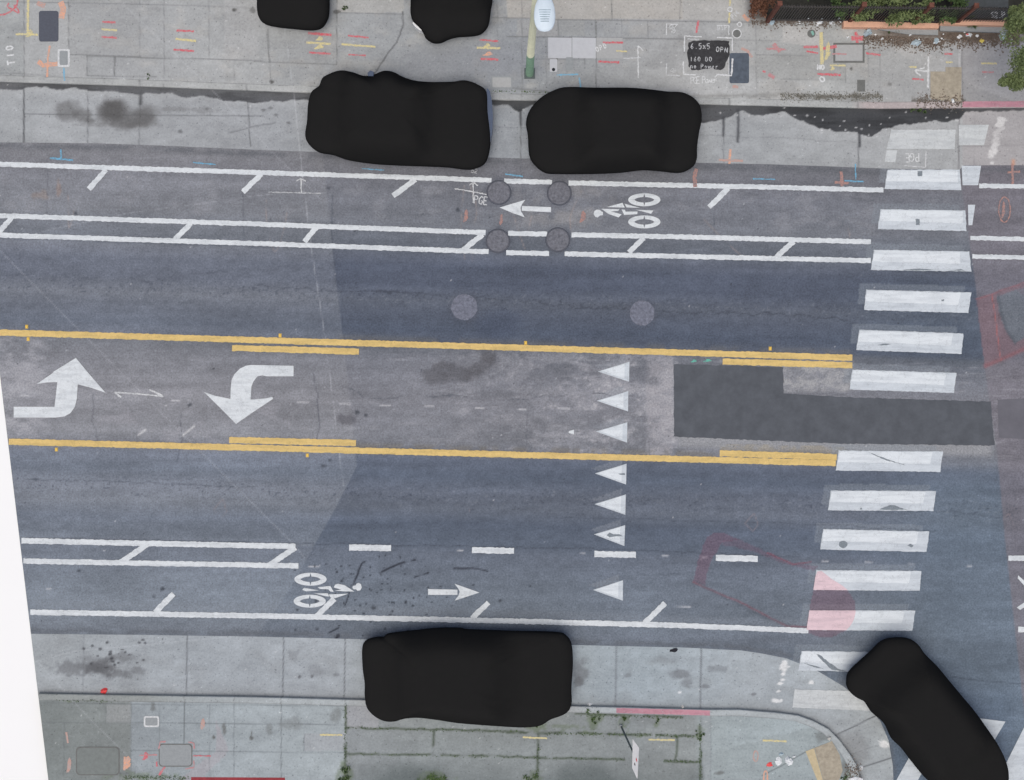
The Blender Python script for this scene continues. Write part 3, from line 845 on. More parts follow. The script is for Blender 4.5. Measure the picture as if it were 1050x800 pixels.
def nwalk_field(F):
    X, Y = F.X, F.Y
    for c, vals in enumerate(zip((164, 168, 168), (166, 169, 170), (170, 173, 173), (158, 162, 164), (152, 157, 161), (160, 164, 166), (172, 174, 174), (170, 173, 172), (167, 169, 170))):
        F.C[..., c] = np.interp(X, [0, 120, 250, 380, 480, 600, 700, 860, 1000], vals)
    F.mul(1 + 0.13 * fbm(X, Y, 60, 30, seed=51, octv=5))
    F.mul(1 + 0.08 * fbm(X, Y, 6, seed=52, octv=3))
    F.mix(sm(fbm(X, Y, 38, 22, seed=161, octv=5, gain=0.7), 0.02, 0.22) * 0.3, (184, 181, 174))
    F.mix(sm(fbm(X, Y, 30, 20, seed=171, octv=5, gain=0.7), 0.06, 0.24) * 0.3, (134, 136, 136))
    F.blob(480, 66, 90, 26, (140, 144, 150), 0.55, 0.3, 0.7, seed=53)
    # slabs poured at different times
    F.poly([(24.5, -60), (70, -60), (70, 80), (24.5, 80)], (176, 178, 178), 0.5)
    F.poly([(70, 57), (89, 57), (89, 80), (70, 80)], (176, 178, 178), 0.5)
    F.poly([(70, -60), (143, -60), (143, 58), (70, 56)], (160, 162, 162), 0.4)
    F.poly([(520, -60), (700, -60), (700, 20), (520, 19)], (184, 180, 172), 0.65)
    F.poly([(700, -60), (770, -60), (770, 21), (700, 20)], (186, 184, 178), 0.5)
    F.poly([(530, 20), (572, 20), (572, 37), (530, 37)], (166, 166, 164), 0.5)
    F.poly([(572, 20), (600, 20), (600, 37), (572, 37)], (156, 158, 156), 0.5)
    F.poly([(345, -60), (414, -60), (414, 13), (345, 13)], (182, 182, 178), 0.6)
    F.poly([(230, -60), (266, -60), (266, 62), (230, 62)], (182, 182, 182), 0.25)
    F.poly([(803, 27), (843, 27), (843, 48), (803, 44)], (188, 188, 186), 0.7, 1.5)
    F.poly([(775, 56), (867, 58), (867, 82), (775, 80)], (156, 158, 156), 0.5, 1.5)
    F.poly([(890, 40), (952, 40), (952, 106), (890, 106)], (164, 166, 166), 0.5)
    F.poly([(905, 40), (970, 60), (968, 88), (930, 60)], (186, 187, 186), 0.35, 3)
    F.poly([(985, 35), (1060, 40), (1060, 104), (985, 104)], (168, 167, 168), 0.6)
    F.poly([(986, 84), (1040, 104), (986, 104)], (146, 147, 147), 0.45)
    dk = (112, 114, 114)
    V = lambda x, y0, y1, s=0.55, w=0.9: F.line([(x, y0), (x + 0.4, y1)], w, dk, s)
    Hh = lambda x0, x1, y0, y1, s=0.5, w=0.9: F.line([(x0, y0), (x1, y1)], w, dk, s)
    for a in ((24.5, -60, 82), (70, -60, 56), (89, 57, 78), (117, 58, 78), (143, -60, 58, 0.3), (168, -60, 80, 0.4), (214, -60, 62, 0.35), (345, -60, 66, 0.7), (599, 37, 66, 0.4), (627, -60, 20, 0.6), (611, 20, 95, 0.7),
              (586, 37, 62, 0.4), (637, 20, 40, 0.4), (664, 22, 40, 0.4), (697, -60, 20, 0.6), (748, 0, 40, 0.4), (560, 20, 90, 0.3), (572, 20, 38, 0.5), (535, -60, 100, 0.45), (890, 40, 106, 0.3), (902, 40, 104, 0.3), (775, 25, 100, 0.3), (867, 60, 84, 0.5), (510, 0, 38, 0.3), (240, 62, 88, 0.3), (277, 62, 92, 0.4)):
        V(*a)
    for a in ((70, 143, 56, 58), (89, 270, 58, 62, 0.6), (89, 160, 77.5, 79, 0.5), (0, 70, 2, 3, 0.5), (70, 260, 2.5, 8, 0.4), (260, 345, 63, 66, 0.5), (345, 414, 13, 14.5, 0.4), (414, 500, 34, 36, 0.3), (505, 545, 18, 19, 0.5), (545, 790, 19.5, 23, 0.55), (520, 700, 37.5, 40, 0.55), (545, 600, 61, 61.5, 0.3), (700, 800, 40, 42, 0.3), (775, 867, 56, 57, 0.4), (800, 867, 81, 82, 0.4), (520, 562, 90, 94, 0.6, 1.4), (24, 70, 76, 79, 0.3), (0, 24, 75, 76, 0.4)):
        Hh(*a)
    F.line([(413, 12), (413, 27), (407, 43), (398, 55), (387, 70), (380, 80)], 1.2, (96, 98, 100), 0.8, wob=1.2)
    F.line([(274, 30), (275, 48), (277, 64)], 1.2, (104, 106, 106), 0.7, wob=1.2)
    F.line([(118, 58), (117, 77)], 1.0, (100, 102, 102), 0.5, wob=1)
    F.line([(890, 102), (800, 97), (690, 100)], 3, (112, 112, 108), 0.35, wob=3, broken=0.0)
    F.line([(985, -20), (984, 60), (985, 108)], 1.6, (206, 207, 208), 0.7)
    F.line([(987.5, -20), (986.5, 60), (987.5, 108)], 1.0, (112, 113, 114), 0.7)
    # debris-stained bands beside the yard wall and kerb
    n = fbm(X, Y, 16, 9, seed=54, octv=5, gain=0.7)
    F.mix(sm(X, 880, 915) * sm(n + (46 - Y) / 26, 0.0, 0.35) * 0.85, (104, 94, 86))
    F.mix(sm(X, 762, 776) * (1 - sm(X, 850, 880)) * sm(n + (26 - Y) / 14, 0.0, 0.5) * 0.8, (112, 106, 98))
    F.mix((X > 800) * (X < 905) * sm(n - abs(Y - 99) / 14, -0.12, 0.12) * 0.75, (98, 96, 90))
    F.mix((X > 935) * (X < 990) * sm(n + (Y - 100) / 22, -0.05, 0.3) * 0.75, (88, 84, 78))
    for s in ((240, 10, 2.6, 2, 0.8), (259, 11, 3.4, 3, 0.5), (278, 84, 2.6, 2.4, 0.8), (420, 47, 2, 2, 0.4), (873, 70.5, 1.5, 1.5, 0.8), (912, 86, 3, 2, 0.4), (345, 12, 4, 2.5, 0.6), (380, 74, 2, 2, 0.5)):
        F.blob(s[0], s[1], s[2], s[3], (84, 84, 82), s[4], 0.6, 0.5, seed=55)
    F.line([(700, 100), (740, 99), (790, 100)], 2, (120, 120, 118), 0.5, wob=2, broken=-0.05)
    rn = random.Random(13)
    for i in range(60):
        F.blob(rn.uniform(0, 1040), rn.uniform(2, 95), rn.uniform(0.5, 1.0), rn.uniform(0.5, 0.9), rn.choice([(222, 223, 223), (104, 104, 104)]), 0.7, 0, 0.5)
    hairlines(F)


def swalk_field(F):
    X, Y = F.X, F.Y
    for c, vals in enumerate(zip((130, 137, 136), (134, 140, 139), (150, 158, 162), (161, 170, 174), (163, 172, 175), (146, 152, 154), (140, 147, 148), (141, 147, 147), (157, 167, 169), (161, 172, 175))):
        F.C[..., c] = np.interp(X, [40, 133, 135, 220, 352, 356, 450, 712, 722, 800], vals)
    F.mul(1 + 0.14 * fbm(X, Y, 50, 26, seed=56, octv=5))
    F.mul(1 + 0.09 * fbm(X, Y, 6, seed=57, octv=3))
    F.poly([(109, 722), (134, 722), (134, 741), (109, 741)], (152, 156, 156), 0.8)
    F.poly([(354, 724), (388, 724), (388, 747), (354, 747)], (162, 164, 168), 0.7)
    F.poly([(312, 752), (354, 752), (354, 770), (312, 770)], (162, 164, 168), 0.45)
    F.poly([(222, 738), (235, 770), (205, 800), (182, 800), (222, 770)], (170, 158, 164), 0.35, 2)
    F.poly([(719, 735), (729, 735), (729, 940), (719, 940)], (150, 156, 158), 0.6)
    F.poly([(729, 735), (745, 735), (745, 940), (729, 940)], (160, 170, 172), 0.4)
    F.poly([(730, 770), (860, 740), (860, 940), (730, 940)], (146, 155, 156), 0.4, 4)
    F.mix(sm(Y, 772, 800) * (X > 352) * (X < 722) * 0.28 * (1 + 2 * fbm(X, Y, 40, seed=58)), (98, 105, 105))
    for cx in (410, 600):
        F.blob(cx, 802, 46, 22, (84, 92, 92), 0.55, 0.4, 0.8, seed=59)
    dk, ms = (106, 112, 114), (74, 84, 70)
    for x, y0, y1, s in ((66, 741, 795, 0.5), (109, 722, 741, 0.4), (134.5, 720, 941, 0.4), (163.5, 722, 765, 0.35), (189, 718, 762, 0.8), (215, 722, 800, 0.35), (240, 720, 940, 0.4), (288.5, 716, 940, 0.6), (312, 752, 770, 0.5), (552, 760, 940, 0.4), (445, 749, 774, 0.5), (632, 730, 800, 0.3), (719, 735, 940, 0.5), (729, 735, 940, 0.35)):
        F.line([(x, y0), (x - 0.5, y1)], 0.9, dk, s, wob=0.4)
    for x0, y0, x1, y1, s in ((47, 740.5, 354, 743, 0.5), (134, 769.5, 354, 772, 0.4), (60, 793, 134, 793, 0.4), (40, 721, 354, 724, 0.5)):
        F.line([(x0, y0), (x1, y1)], 0.9, dk, s)
    for pl in ([(355, 719), (354.5, 745), (354, 800)], [(354, 746.5), (440, 748), (530, 750), (560, 753)], [(354, 773), (445, 774), (560, 777), (640, 779)], [(520, 751), (600, 752), (640, 753), (718, 755.5)], [(682, 780.5), (718, 781.5)], [(718, 745), (718, 800)], [(590, 732), (700, 735)], [(445, 750), (444, 773)], [(695, 757), (692, 780)], [(552, 745), (551, 800)]):
        F.line(pl, 1.8, ms, 0.75, wob=1.2, broken=-0.16)
    for x, y, a, b, s in ((610, 738, 9, 8, 0.75), (640, 738, 5, 11, 0.7), (674, 740, 3, 11, 0.7), (717, 752, 4, 7, 0.8), (552, 746, 9, 5, 0.7), (354, 795, 8, 14, 0.7), (445, 798, 18, 6, 0.6), (548, 800, 10, 7, 0.6), (605, 752, 6, 2.6, 0.7), (660, 754, 8, 2, 0.7), (576, 750, 4, 3, 0.5), (70, 718, 3, 2, 0.7), (108, 718, 3, 2, 0.7), (150, 797, 30, 5, 0.55), (868, 796, 8, 6, 0.5), (578, 745, 18, 2, 0.5)):
        F.blob(x, y, a, b, (98, 112, 86), s * .7, 1.3, 0.7, seed=63)
    for s in ((230, 747, 2.5, 7, 0.6), (258, 752, 1.4, 3, 0.8), (258, 757, 2, 2, 0.8), (276, 748, 4, 6, 0.3), (219, 756, 2, 2, 0.9), (300, 742, 12, 8, 0.25), (157, 724, 3.5, 5, 0.5), (345, 733, 8, 8, 0.35), (845, 755, 9, 6, 0.4), (737, 793, 6, 2.5, 0.6), (660, 738, 16, 5, 0.1), (872, 782, 12, 12, 0.6)):
        F.blob(s[0], s[1], s[2], s[3], (98, 100, 98), s[4], 0.7, 0.5, seed=64)
    F.line([(782, 795), (800, 786), (826, 771)], 1.0, dk, 0.7, wob=0.5)
    rn = random.Random(23)
    for i in range(80):
        F.blob(rn.uniform(50, 860), rn.uniform(725, 800), rn.uniform(0.5, 1.0), rn.uniform(0.5, 0.9), rn.choice([(214, 216, 216), (90, 92, 92)]), 0.6, 0, 0.5)
    hairlines(F)


def kerb_field(F, north):
    X, Y = F.X, F.Y
    base = (174, 177, 176) if north else (168, 175, 177)
    F.C[...] = base
    F.mul(1 + 0.16 * fbm(X, Y, 40, 8, seed=65, octv=5))
    F.mul(1 + 0.08 * fbm(X, Y, 6, seed=66))
    if not north:
        F.mix((1 - sm(X, 133, 220)) * 0.6, (134, 138, 134))
        F.mix(sm(X, 355, 360) * (1 - sm(X, 590, 600)) * 0.3, (160, 160, 160))
    else:
        F.mix(sm(X, 440, 500) * (1 - sm(X, 560, 620)) * 0.4, (146, 150, 154))
        F.mix(sm(X, 870, 890) * 0.35, (190, 160, 160))
    dk = (104, 106, 106)
    for x in ((24, 70, 143, 168, 253, 345, 455, 534, 611, 748, 880) if north else (109, 189, 240, 288, 354, 450, 552)):
        F.line([(x, 60), (x, 118)] if north else [(x, 700), (x, 800)], 0.9, dk, 0.5)
    pl = N_KERBB if north else S_KERBB
    F.line(pl, 1.0, dk, 0.55, wob=0.4, broken=-0.2)


W1 = 1260
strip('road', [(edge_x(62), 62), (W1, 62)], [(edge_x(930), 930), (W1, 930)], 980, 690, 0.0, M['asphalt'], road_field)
strip('concrete_pavement', ends(N_KERB), ends(N_CONC), 980, 58, ZC, M['concrete'], nconc_field)
strip('concrete_pavement', ends(S_CONC, None), ends(S_KERB, None), 860, 58, ZC, M['concrete'], sconc_field)
strip('sidewalk', [(edge_x(-130), -130), (W1, -130)], ends(N_KERBB), 980, 190, ZS, M['concrete'], nwalk_field)
strip('sidewalk', ends(S_KERBB, None), [(edge_x(930), 930), (300, 930), (600, 930), (876, 930.5)], 800, 170, ZS, M['concrete'], swalk_field)
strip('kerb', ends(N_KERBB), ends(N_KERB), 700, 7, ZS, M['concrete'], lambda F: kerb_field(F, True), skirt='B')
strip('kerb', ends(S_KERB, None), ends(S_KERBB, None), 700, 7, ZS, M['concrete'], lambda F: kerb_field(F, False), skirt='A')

g = MB()
g.v += [(-400, -400, -0.02), (400, -400, -0.02), (400, 400, -0.02), (-400, 400, -0.02)]; g.f.append((0, 1, 2, 3)); g.m.append(0)
setp(g.obj('ground', M['blank_sheet']), kind='structure')  # blank white sheet added past the slanted street end

# --------------------------------------------------------------------------- road paint
def stripe(name, pts, w, mat, label, group, z=ZP, jit=0.4):
    b = MB(); b.ribbon(pts, w, z, jit, step=2.2)
    return setp(b.obj(name, mat), label, 'road line', group)

GW = 'white lines along the bike lanes'
WH = M['white']
n1 = [(-50, 166.5), (0, 168.4), (270, 177.2), (504, 184.8)]
stripe('lane_stripe', n1, 5.0, WH, 'white edge stripe below the north parking lane, running west from the manhole covers', GW)
stripe('lane_stripe', [(517, 185.6), (566, 187)], 5.0, WH, 'short white piece of the northern edge stripe between the two upper manhole covers', GW)
stripe('lane_stripe', [(583, 187.6), (790, 192), (906, 195)], 5.0, WH, 'white edge stripe from under the black car near the lamp to the crosswalk', GW)
stripe('lane_stripe', [(1004, 190.5), (1140, 192.5)], 4.6, WH, 'white edge stripe east of the crosswalk, nearest the north kerb', GW)
stripe('lane_stripe', [(-48, 219.5), (0, 221.2), (270, 230), (498, 238.6)], 5.0, WH, 'long upper white line of the north buffer, west of the manhole covers', GW)
stripe('lane_stripe', [(521, 239.3), (561, 240.2)], 5.0, WH, 'short white dash between the two lower manhole covers, upper of two', GW)
stripe('lane_stripe', [(586, 240.8), (700, 243), (893, 248)], 5.0, WH, 'upper white line of the north buffer running past the upper bicycle symbol to the crosswalk', GW)
stripe('lane_stripe', [(995, 244), (1140, 247.5)], 4.6, WH, 'middle white line east of the crosswalk, above the red tinted patch', GW)
stripe('lane_stripe', [(-46, 239.5), (0, 241.2), (270, 250), (501, 258.2)], 5.0, WH, 'long lower white line of the north buffer, west of the manhole covers', GW)
stripe('lane_stripe', [(519, 259.2), (563, 260)], 5.0, WH, 'short white dash below the lower manhole covers, lower of two', GW)
stripe('lane_stripe', [(579, 260.4), (700, 263), (893, 267.3)], 5.0, WH, 'lower white line of the north buffer from the manhole covers to the crosswalk', GW)
stripe('lane_stripe', [(997, 263), (1140, 266)], 4.6, WH, 'lowest of the three northern white lines east of the crosswalk', GW)
stripe('lane_stripe', [(22, 554.6), (150, 557.3), (303, 560.3)], 5.6, WH, 'upper white line of the south buffer at the west end', GW)
stripe('lane_stripe', [(24, 575.4), (150, 577.6), (306, 580.3)], 5.4, WH, 'lower white line of the south buffer ending by the lower bicycle symbol', GW)
stripe('lane_stripe', [(31, 627.8), (270, 631.6), (530, 637), (700, 641.5), (829, 646.8)], 5.4, WH, 'long white edge stripe above the south parking lane', GW)
stripe('lane_stripe', [(1034, 572.3), (1140, 574)], 5.4, WH, 'short white stripe at the east edge beyond the crosswalk, level with its lower bars', GW)
stripe('lane_stripe', [(1044, 645.5), (1140, 648)], 5.6, WH, 'southern white stripe at the east edge beyond the crosswalk', GW)

GD = 'slanted white dashes of the bike lane buffers'
ZD = ZP + 0.004
for (a, b), lab in zip([((13, 222), (-1, 238)), ((196, 229), (179, 246)), ((325, 232.5), (312, 248)), ((495, 240.5), (475, 256)), ((660, 244), (645, 259)), ((814, 247.5), (796, 263.5))],
                       ['first slanted dash of the north buffer from the west edge', 'slanted dash of the north buffer above the hooked turn arrow pointing down', 'slanted dash of the north buffer on the mosaic brightness seam',
                        'slanted dash of the north buffer beside the manhole covers', 'slanted dash of the north buffer below the upper bicycle symbol', 'slanted dash of the north buffer closest to the crosswalk']):
    stripe('buffer_dash', [a, b], 5.4, WH, 'white ' + lab, GD, ZD)
for (a, b), lab in zip([((109, 174), (91, 194)), ((268, 178.5), (249, 197)), ((426, 184), (403, 201)), ((747, 193), (727, 212.5))],
                       ['below the oil stained north parking lane', 'left of the first north car', 'under the middle of the black car without lamp', 'to the right of the upper bicycle symbol']):
    stripe('buffer_dash', [a, b], 5.4, WH, 'short slanted white bike lane dash ' + lab, GD, ZD)
for (a, b), lab in zip([((151, 558.5), (124, 576.5)), ((303, 561.5), (276, 579.5))], ['in the middle of the south buffer at the west end', 'closing the east end of the south buffer']):
    stripe('buffer_dash', [a, b], 5.6, WH, 'slanted white dash ' + lab, GD, ZD)
for (a, b), lab in zip([((159, 628), (178, 609)), ((325, 631.5), (343, 614)), ((484, 634), (501, 618)), ((661, 639), (682, 618.5))],
                       ['near the west end', 'touching the lower bicycle symbol', 'under the straight arrow pointing right', 'southeast of the lowest yield triangle']):
    stripe('buffer_dash', [a, b], 5.6, WH, 'short slanted white dash on the south edge stripe ' + lab, GD, ZD)
GL = 'white lane dashes of the south bike lane'
for (x0, x1, y), lab in zip([(358, 401, 561.8), (484, 527, 564.6), (609.5, 652, 568.6), (734, 777, 572.6)],
                            ['first white lane dash right of the south buffer', 'white lane dash above the straight arrow pointing right', 'white lane dash between the two lowest yield triangles', 'white lane dash within the faint red ring']):
    stripe('lane_dash', [(x0, y - 0.4), (x1, y + 0.4)], 6.2, WH, lab, GL)

YL = M['yellow']
GY = 'yellow lines of the turn lane'
for pts, lab in (([(-48, 339.5), (0, 341), (270, 349), (530, 356.6), (790, 364.4), (874, 367)], 'upper continuous yellow line of the turn lane'),
                 ([(238, 356.8), (368, 360.6)], 'short yellow line doubling the upper line above the hooked arrow pointing down'),
                 ([(741, 370.8), (874, 374.6)], 'short yellow line doubling the upper line beside the crosswalk'),
                 ([(9, 453), (270, 459.5), (530, 466.4), (790, 473.2), (857, 475)], 'lower continuous yellow line of the turn lane'),
                 ([(235, 451.2), (365, 454.4)], 'short yellow line doubling the lower line below the hooked arrow pointing down'),
                 ([(738, 464.8), (858, 468.8)], 'short yellow line doubling the lower line beside the crosswalk')):
    stripe('yellow_stripe', pts, 6.3, YL, lab, GY)

GR = 'raised yellow reflectors'
for (x, y), lab in zip([(27, 335), (28.5, 347.6), (287, 344), (539, 351.6), (790, 357.4), (57.5, 461), (315, 467)],
                       ['above the upper yellow line at the west end', 'below the upper yellow line over the upward arrow', 'above the doubled yellow line at the pale seam', 'above the upper yellow line below the manhole covers',
                        'above the upper yellow line near the dark trench patch', 'below the lower yellow line at the west end', 'below the doubled lower yellow line']):
    b = MB()
    for dz, s in ((0, 1), ):
        p = P(x, y, 0.03)
        w, h = 0.042, 0.055
        o = len(b.v)
        b.v += [(p[0] - w, p[1] - h, 0.0), (p[0] + w, p[1] - h, 0.0), (p[0] + w, p[1] + h, 0.0), (p[0] - w, p[1] + h, 0.0),
                (p[0] - w * .6, p[1] - h * .75, 0.022), (p[0] + w * .6, p[1] - h * .75, 0.022), (p[0] + w * .6, p[1] + h * .75, 0.022), (p[0] - w * .6, p[1] + h * .75, 0.022)]
        b.f += [(4, 5, 6, 7), (0, 1, 5, 4), (1, 2, 6, 5), (2, 3, 7, 6), (3, 0, 4, 7)]; b.m += [0] * 5
    setp(b.obj('road_reflector', M['yellow_rpm']), 'small raised yellow reflector ' + lab, 'road reflector', GR)

# crosswalk
ORD = ['worn crosswalk bar on the concrete beside the wet north gutter', 'crosswalk bar straddling the north bike lane edge, second from the north gutter', 'crosswalk bar in the north bike lane, third from the north gutter', 'crosswalk bar where the north buffer lines end',
       'crosswalk bar in the dark north lane, fifth from the north gutter', 'crosswalk bar just above the doubled upper yellow line end', 'crosswalk bar right of the doubled upper yellow line, above the dark trench', 'crosswalk bar right of the doubled lower yellow line, below the dark trench',
       'crosswalk bar in the south lane with a worn grey bite in its lower edge', 'crosswalk bar with a round grey blot and a small dark fleck', 'crosswalk bar with a pale pink tint at its left end, upper of two', 'crosswalk bar half covered by the strong pink tint at the south edge stripe end',
       'cracked crosswalk bar crossing the edge of the south concrete', 'southernmost crosswalk bar on the concrete, cut off by the black car']
GC = 'crosswalk bars'
def clip(poly, conv):
    area = sum(conv[k][0] * conv[(k + 1) % 4][1] - conv[(k + 1) % 4][0] * conv[k][1] for k in range(4))
    out = list(poly)
    for k in range(4):
        a, b_ = conv[k], conv[(k + 1) % 4]
        side = lambda p: ((b_[0] - a[0]) * (p[1] - a[1]) - (b_[1] - a[1]) * (p[0] - a[0])) * (1 if area > 0 else -1)
        new = []
        for m in range(len(out)):
            p, n_ = out[m], out[(m + 1) % len(out)]
            sp, sn = side(p), side(n_)
            if sp >= 0: new.append(p)
            if (sp >= 0) != (sn >= 0):
                t = sp / (sp - sn); new.append((p[0] + (n_[0] - p[0]) * t, p[1] + (n_[1] - p[1]) * t))
        out = new
    return out
WEAR = [('worn_patch', 8, [(902, 522.6), (907, 520), (913, 518), (919, 518.6), (924, 521), (930, 522.6), (918, 523)]), ('worn_patch', 8, [(881.5, 522.6), (883, 520.5), (884.5, 522.6)]),
        ('worn_patch', 9, circle(864.5, 558.3, 4.4, 14, 3.8)), ('worn_patch', 9, [(930, 559.5), (934, 557.6), (937, 559.4), (934.5, 561.6)]),
        ('worn_patch', 5, [(899, 354), (908, 352.3), (914, 353.2), (904, 354.4)]), ('worn_patch', 4, [(965, 307.5), (968.5, 307), (968, 309), (965.5, 309)]),
        ('worn_patch', 12, [(836, 670), (841, 672), (851, 680), (861, 686.5), (868, 688.2), (864, 688.4), (853, 687), (845, 679.5)]), ('worn_patch', 12, [(824, 680), (836, 683), (845, 686), (836, 684.6)]),
        ('worn_patch', 3, [(925, 277), (940, 275.6), (958, 276.5), (945, 277.4)]), ('worn_patch', 3, [(972, 277.6), (985, 276), (990, 277.6)]), ('worn_patch', 1, [(941, 175.5), (945.5, 175.5), (945.5, 181), (941, 180.5)]),
        ('worn_patch', 2, [(939, 224.5), (943, 224.8), (943, 231), (939, 230.6)]), ('worn_patch', 7, [(890, 463.6), (910, 471), (928, 477), (908, 472)])]
for i, (q, lab) in enumerate(zip(BARS, ORD)):
    b = MB()
    def edge_poly(q):
        out = []
        for k in range(4):
            seg = resample([q[k], q[(k + 1) % 4]], 2.5)[:-1]
            out += [(x + random.uniform(-.3, .3), y + random.uniform(-.3, .3)) for x, y in seg]
        return out
    zz = ZP + 0.004
    b.poly(edge_poly(q), zz)
    mats = M['white_fresh'] if i not in (0, 13) else M['white_worn']
    o = setp(b.obj('crosswalk_bar', mats), 'white ' + lab, 'crosswalk bar', GC)
    if 0 < i < 13:
        t = MB()
        u = lambda s, v: tuple((q[0][d] * (1 - s) + q[1][d] * s) * (1 - v) + (q[3][d] * (1 - s) + q[2][d] * s) * v for d in (0, 1))
        s1 = 0.90 if i > 2 else 0.97
        t.poly(edge_poly([u(0.012, 0.04), u(s1, 0.04), u(s1 - 0.008, 0.62), u(0.006, 0.58)]), zz + 0.003)
        t.obj('ghost_overlap', M['white_over'], o)  # brighter double-exposure overlap, put into the bar's colour
        if i in (10, 11):       # pink tint where the red mosaic ghost crosses the bar
            p_ = MB(); p_.poly(clip(spline(RED_END, 3), q), zz + .006); p_.obj('pink_tint', M['pink_tint'], o)
        for nm, wi, pl in WEAR:
            if wi == i:
                p_ = MB(); p_.poly([(x + random.uniform(-.35, .35), y + random.uniform(-.3, .3)) for x, y in resample(pl + [pl[0]], 1.5)[:-1]], zz + .0065); p_.obj(nm, M['wear'], o)
extra = [([(983, 128), (1014, 128), (1009, 149), (983, 149)], 'worn white square on the concrete right of the topmost crosswalk bar'),
         ([(986, 170), (1006, 170), (1003, 190), (987, 190)], 'white end piece offset from the crosswalk bar at the north bike lane edge'),
         ([(992.5, 210), (1000, 210), (997, 231), (993, 231)], 'narrow white sliver beside the crosswalk bar in the north bike lane'),
         ([(909, 154), (920, 154), (918, 166.5), (907, 166)], 'worn white foot under the topmost crosswalk bar')]
for q, lab in extra:
    decal('crosswalk_bar', [q], ZP + 0.004, M['white_fresh'] if q[0][1] > 160 else M['white_worn'], lab, 'crosswalk bar', GC)
for q, lab in (([(1000, 736), (1031, 740), (1012, 772), (996, 768)], 'white bar of the side street crossing right of the black corner car'),
               ([(1050, 746), (1075, 718), (1100, 718), (1052, 800), (1045, 815), (1018, 815), (1032, 782)], 'broad white bar of the side street crossing at the lower right corner'),
               ([(918, 802), (932, 777), (946, 791), (930, 822), (908, 822)], 'white bar of the side street crossing left of the black corner car')):
    decal('crosswalk_bar', [q], ZP + 0.004, M['white_fresh'], lab, 'crosswalk bar', GC)

TL = ['topmost white yield triangle, just below the upper yellow line', 'second white yield triangle from the upper yellow line, on scuffed paving', 'white yield triangle above the lower yellow line, nearest the small white speck',
      'white yield triangle just below the lower yellow line', 'middle white yield triangle in the south traffic lane', 'white yield triangle just above a lane dash, with a dark smear', 'white yield triangle alone in the south bike lane']
for t, lab in zip(TRI, TL):
    b = MB(); b.poly(t, ZP)
    o = setp(b.obj('yield_triangle', M['white_fresh']), lab, 'yield triangle', 'yield triangles')
    if t[0][1] in (485.5, 548):
        pw = MB(); sx, sy = t[0][0] - 610, t[0][1] - 485.5
        pw.poly([(x + sx, y + sy) for x, y in ([(634, 485.8), (640.5, 485.2), (641, 487.2), (636, 487)] if t[0][1] == 485.5 else [(623, 486.5), (626, 483.6), (630, 485.4), (636, 485.4), (640, 487.6), (633, 487.4), (626, 488.6)])], ZP + .0065)
        pw.obj('worn_patch', M['wear'], o)
    c = [sum(p[d] for p in t) / 3 for d in (0, 1)]
    i = MB(); i.poly([(c[0] + (p[0] - c[0]) * .74 - 2, c[1] + (p[1] - c[1]) * .74 - 0.6) for p in t], ZP + .004)
    i.obj('ghost_overlap', M['white_over'], o)  # brighter double-exposure overlap on the triangle, same paint

def zp(pts, ox, oy, s): return [(ox + x / s, oy + y / s) for x, y in pts]
A1 = zp([(82, 450), (326, 450), (343, 303), (283, 304), (220, 314), (313, 250), (320, 240), (454, 158), (540, 262), (632, 367), (550, 338), (465, 316), (460, 400), (448, 450), (422, 488), (385, 508), (330, 515), (82, 515)], 0, 340, 5.833)
A2 = zp([(706, 205), (706, 268), (545, 268), (520, 262), (490, 268), (465, 300), (454, 330), (449, 407), (540, 400), (575, 391), (583, 396), (580, 405), (460, 485), (362, 553), (260, 450), (170, 362), (240, 385), (328, 403), (330, 340), (335, 290), (352, 255), (385, 222), (420, 205), (450, 200)], 180, 340, 5.833)
decal('turn_arrow', [A1], ZP, WH, 'large white hooked turn arrow pointing up at the west end', 'road arrow', 'turn arrows')
decal('turn_arrow', [A2], ZP, WH, 'large white hooked turn arrow pointing down between the yellow lines', 'road arrow', 'turn arrows')


def two_part(name, label, cat, group, loc, parts, z=ZP, mat=None):
    r = empty(name, P(*loc, 0), label, cat, group)
    bpy.context.view_layer.update()
    for nm, pl in parts:
        b = MB()
        b.poly(pl, z)
        b.obj(nm, mat or WH, r)
    return r

two_part('straight_arrow', 'straight white arrow pointing left between the manhole covers', 'road arrow', 'straight bike lane arrows', (540, 214),
         [('arrowhead', zp([(316, 397), (515, 337), (490, 370), (478, 400), (482, 425), (510, 472), (420, 440)], 470, 160, 7.5)), ('shaft', zp([(488, 385), (713, 393), (712, 433), (488, 422)], 470, 160, 7.5))])
two_part('straight_arrow', 'straight white arrow pointing right in the south bike lane', 'road arrow', 'straight bike lane arrows', (465, 607),
         [('arrowhead', zp([(345, 252), (537, 320), (345, 383), (375, 345), (385, 315), (375, 290)], 420, 565, 7.5)), ('shaft', zp([(142, 293), (368, 298), (368, 338), (142, 338)], 420, 565, 7.5))])


def wheel(cx, cy, rx, ry, ix, iy, parent):
    b = MB(); n = 64
    for k in range(n):
        a = 2 * math.pi * k / n
        gap = (k % 16 == 0)
        r = 0.90 if gap else 0.0
        ci, si = math.cos(a), math.sin(a)
        sx, sy = abs(ci) ** 1.25 * (1 if ci > 0 else -1), si
        inn = (cx + ix * ci, cy + iy * si * abs(si) ** 0.35)
        out = (cx + rx * ci, cy + ry * si)
        if gap: inn = (inn[0] + (out[0] - inn[0]) * r, inn[1] + (out[1] - inn[1]) * r)
        b.v += [P(*inn, ZP), P(*out, ZP)]
    for k in range(n):
        j = (k + 1) % n
        b.f.append((2 * k, 2 * j, 2 * j + 1, 2 * k + 1)); b.m.append(0)
    return b.obj('wheel', WH, parent)

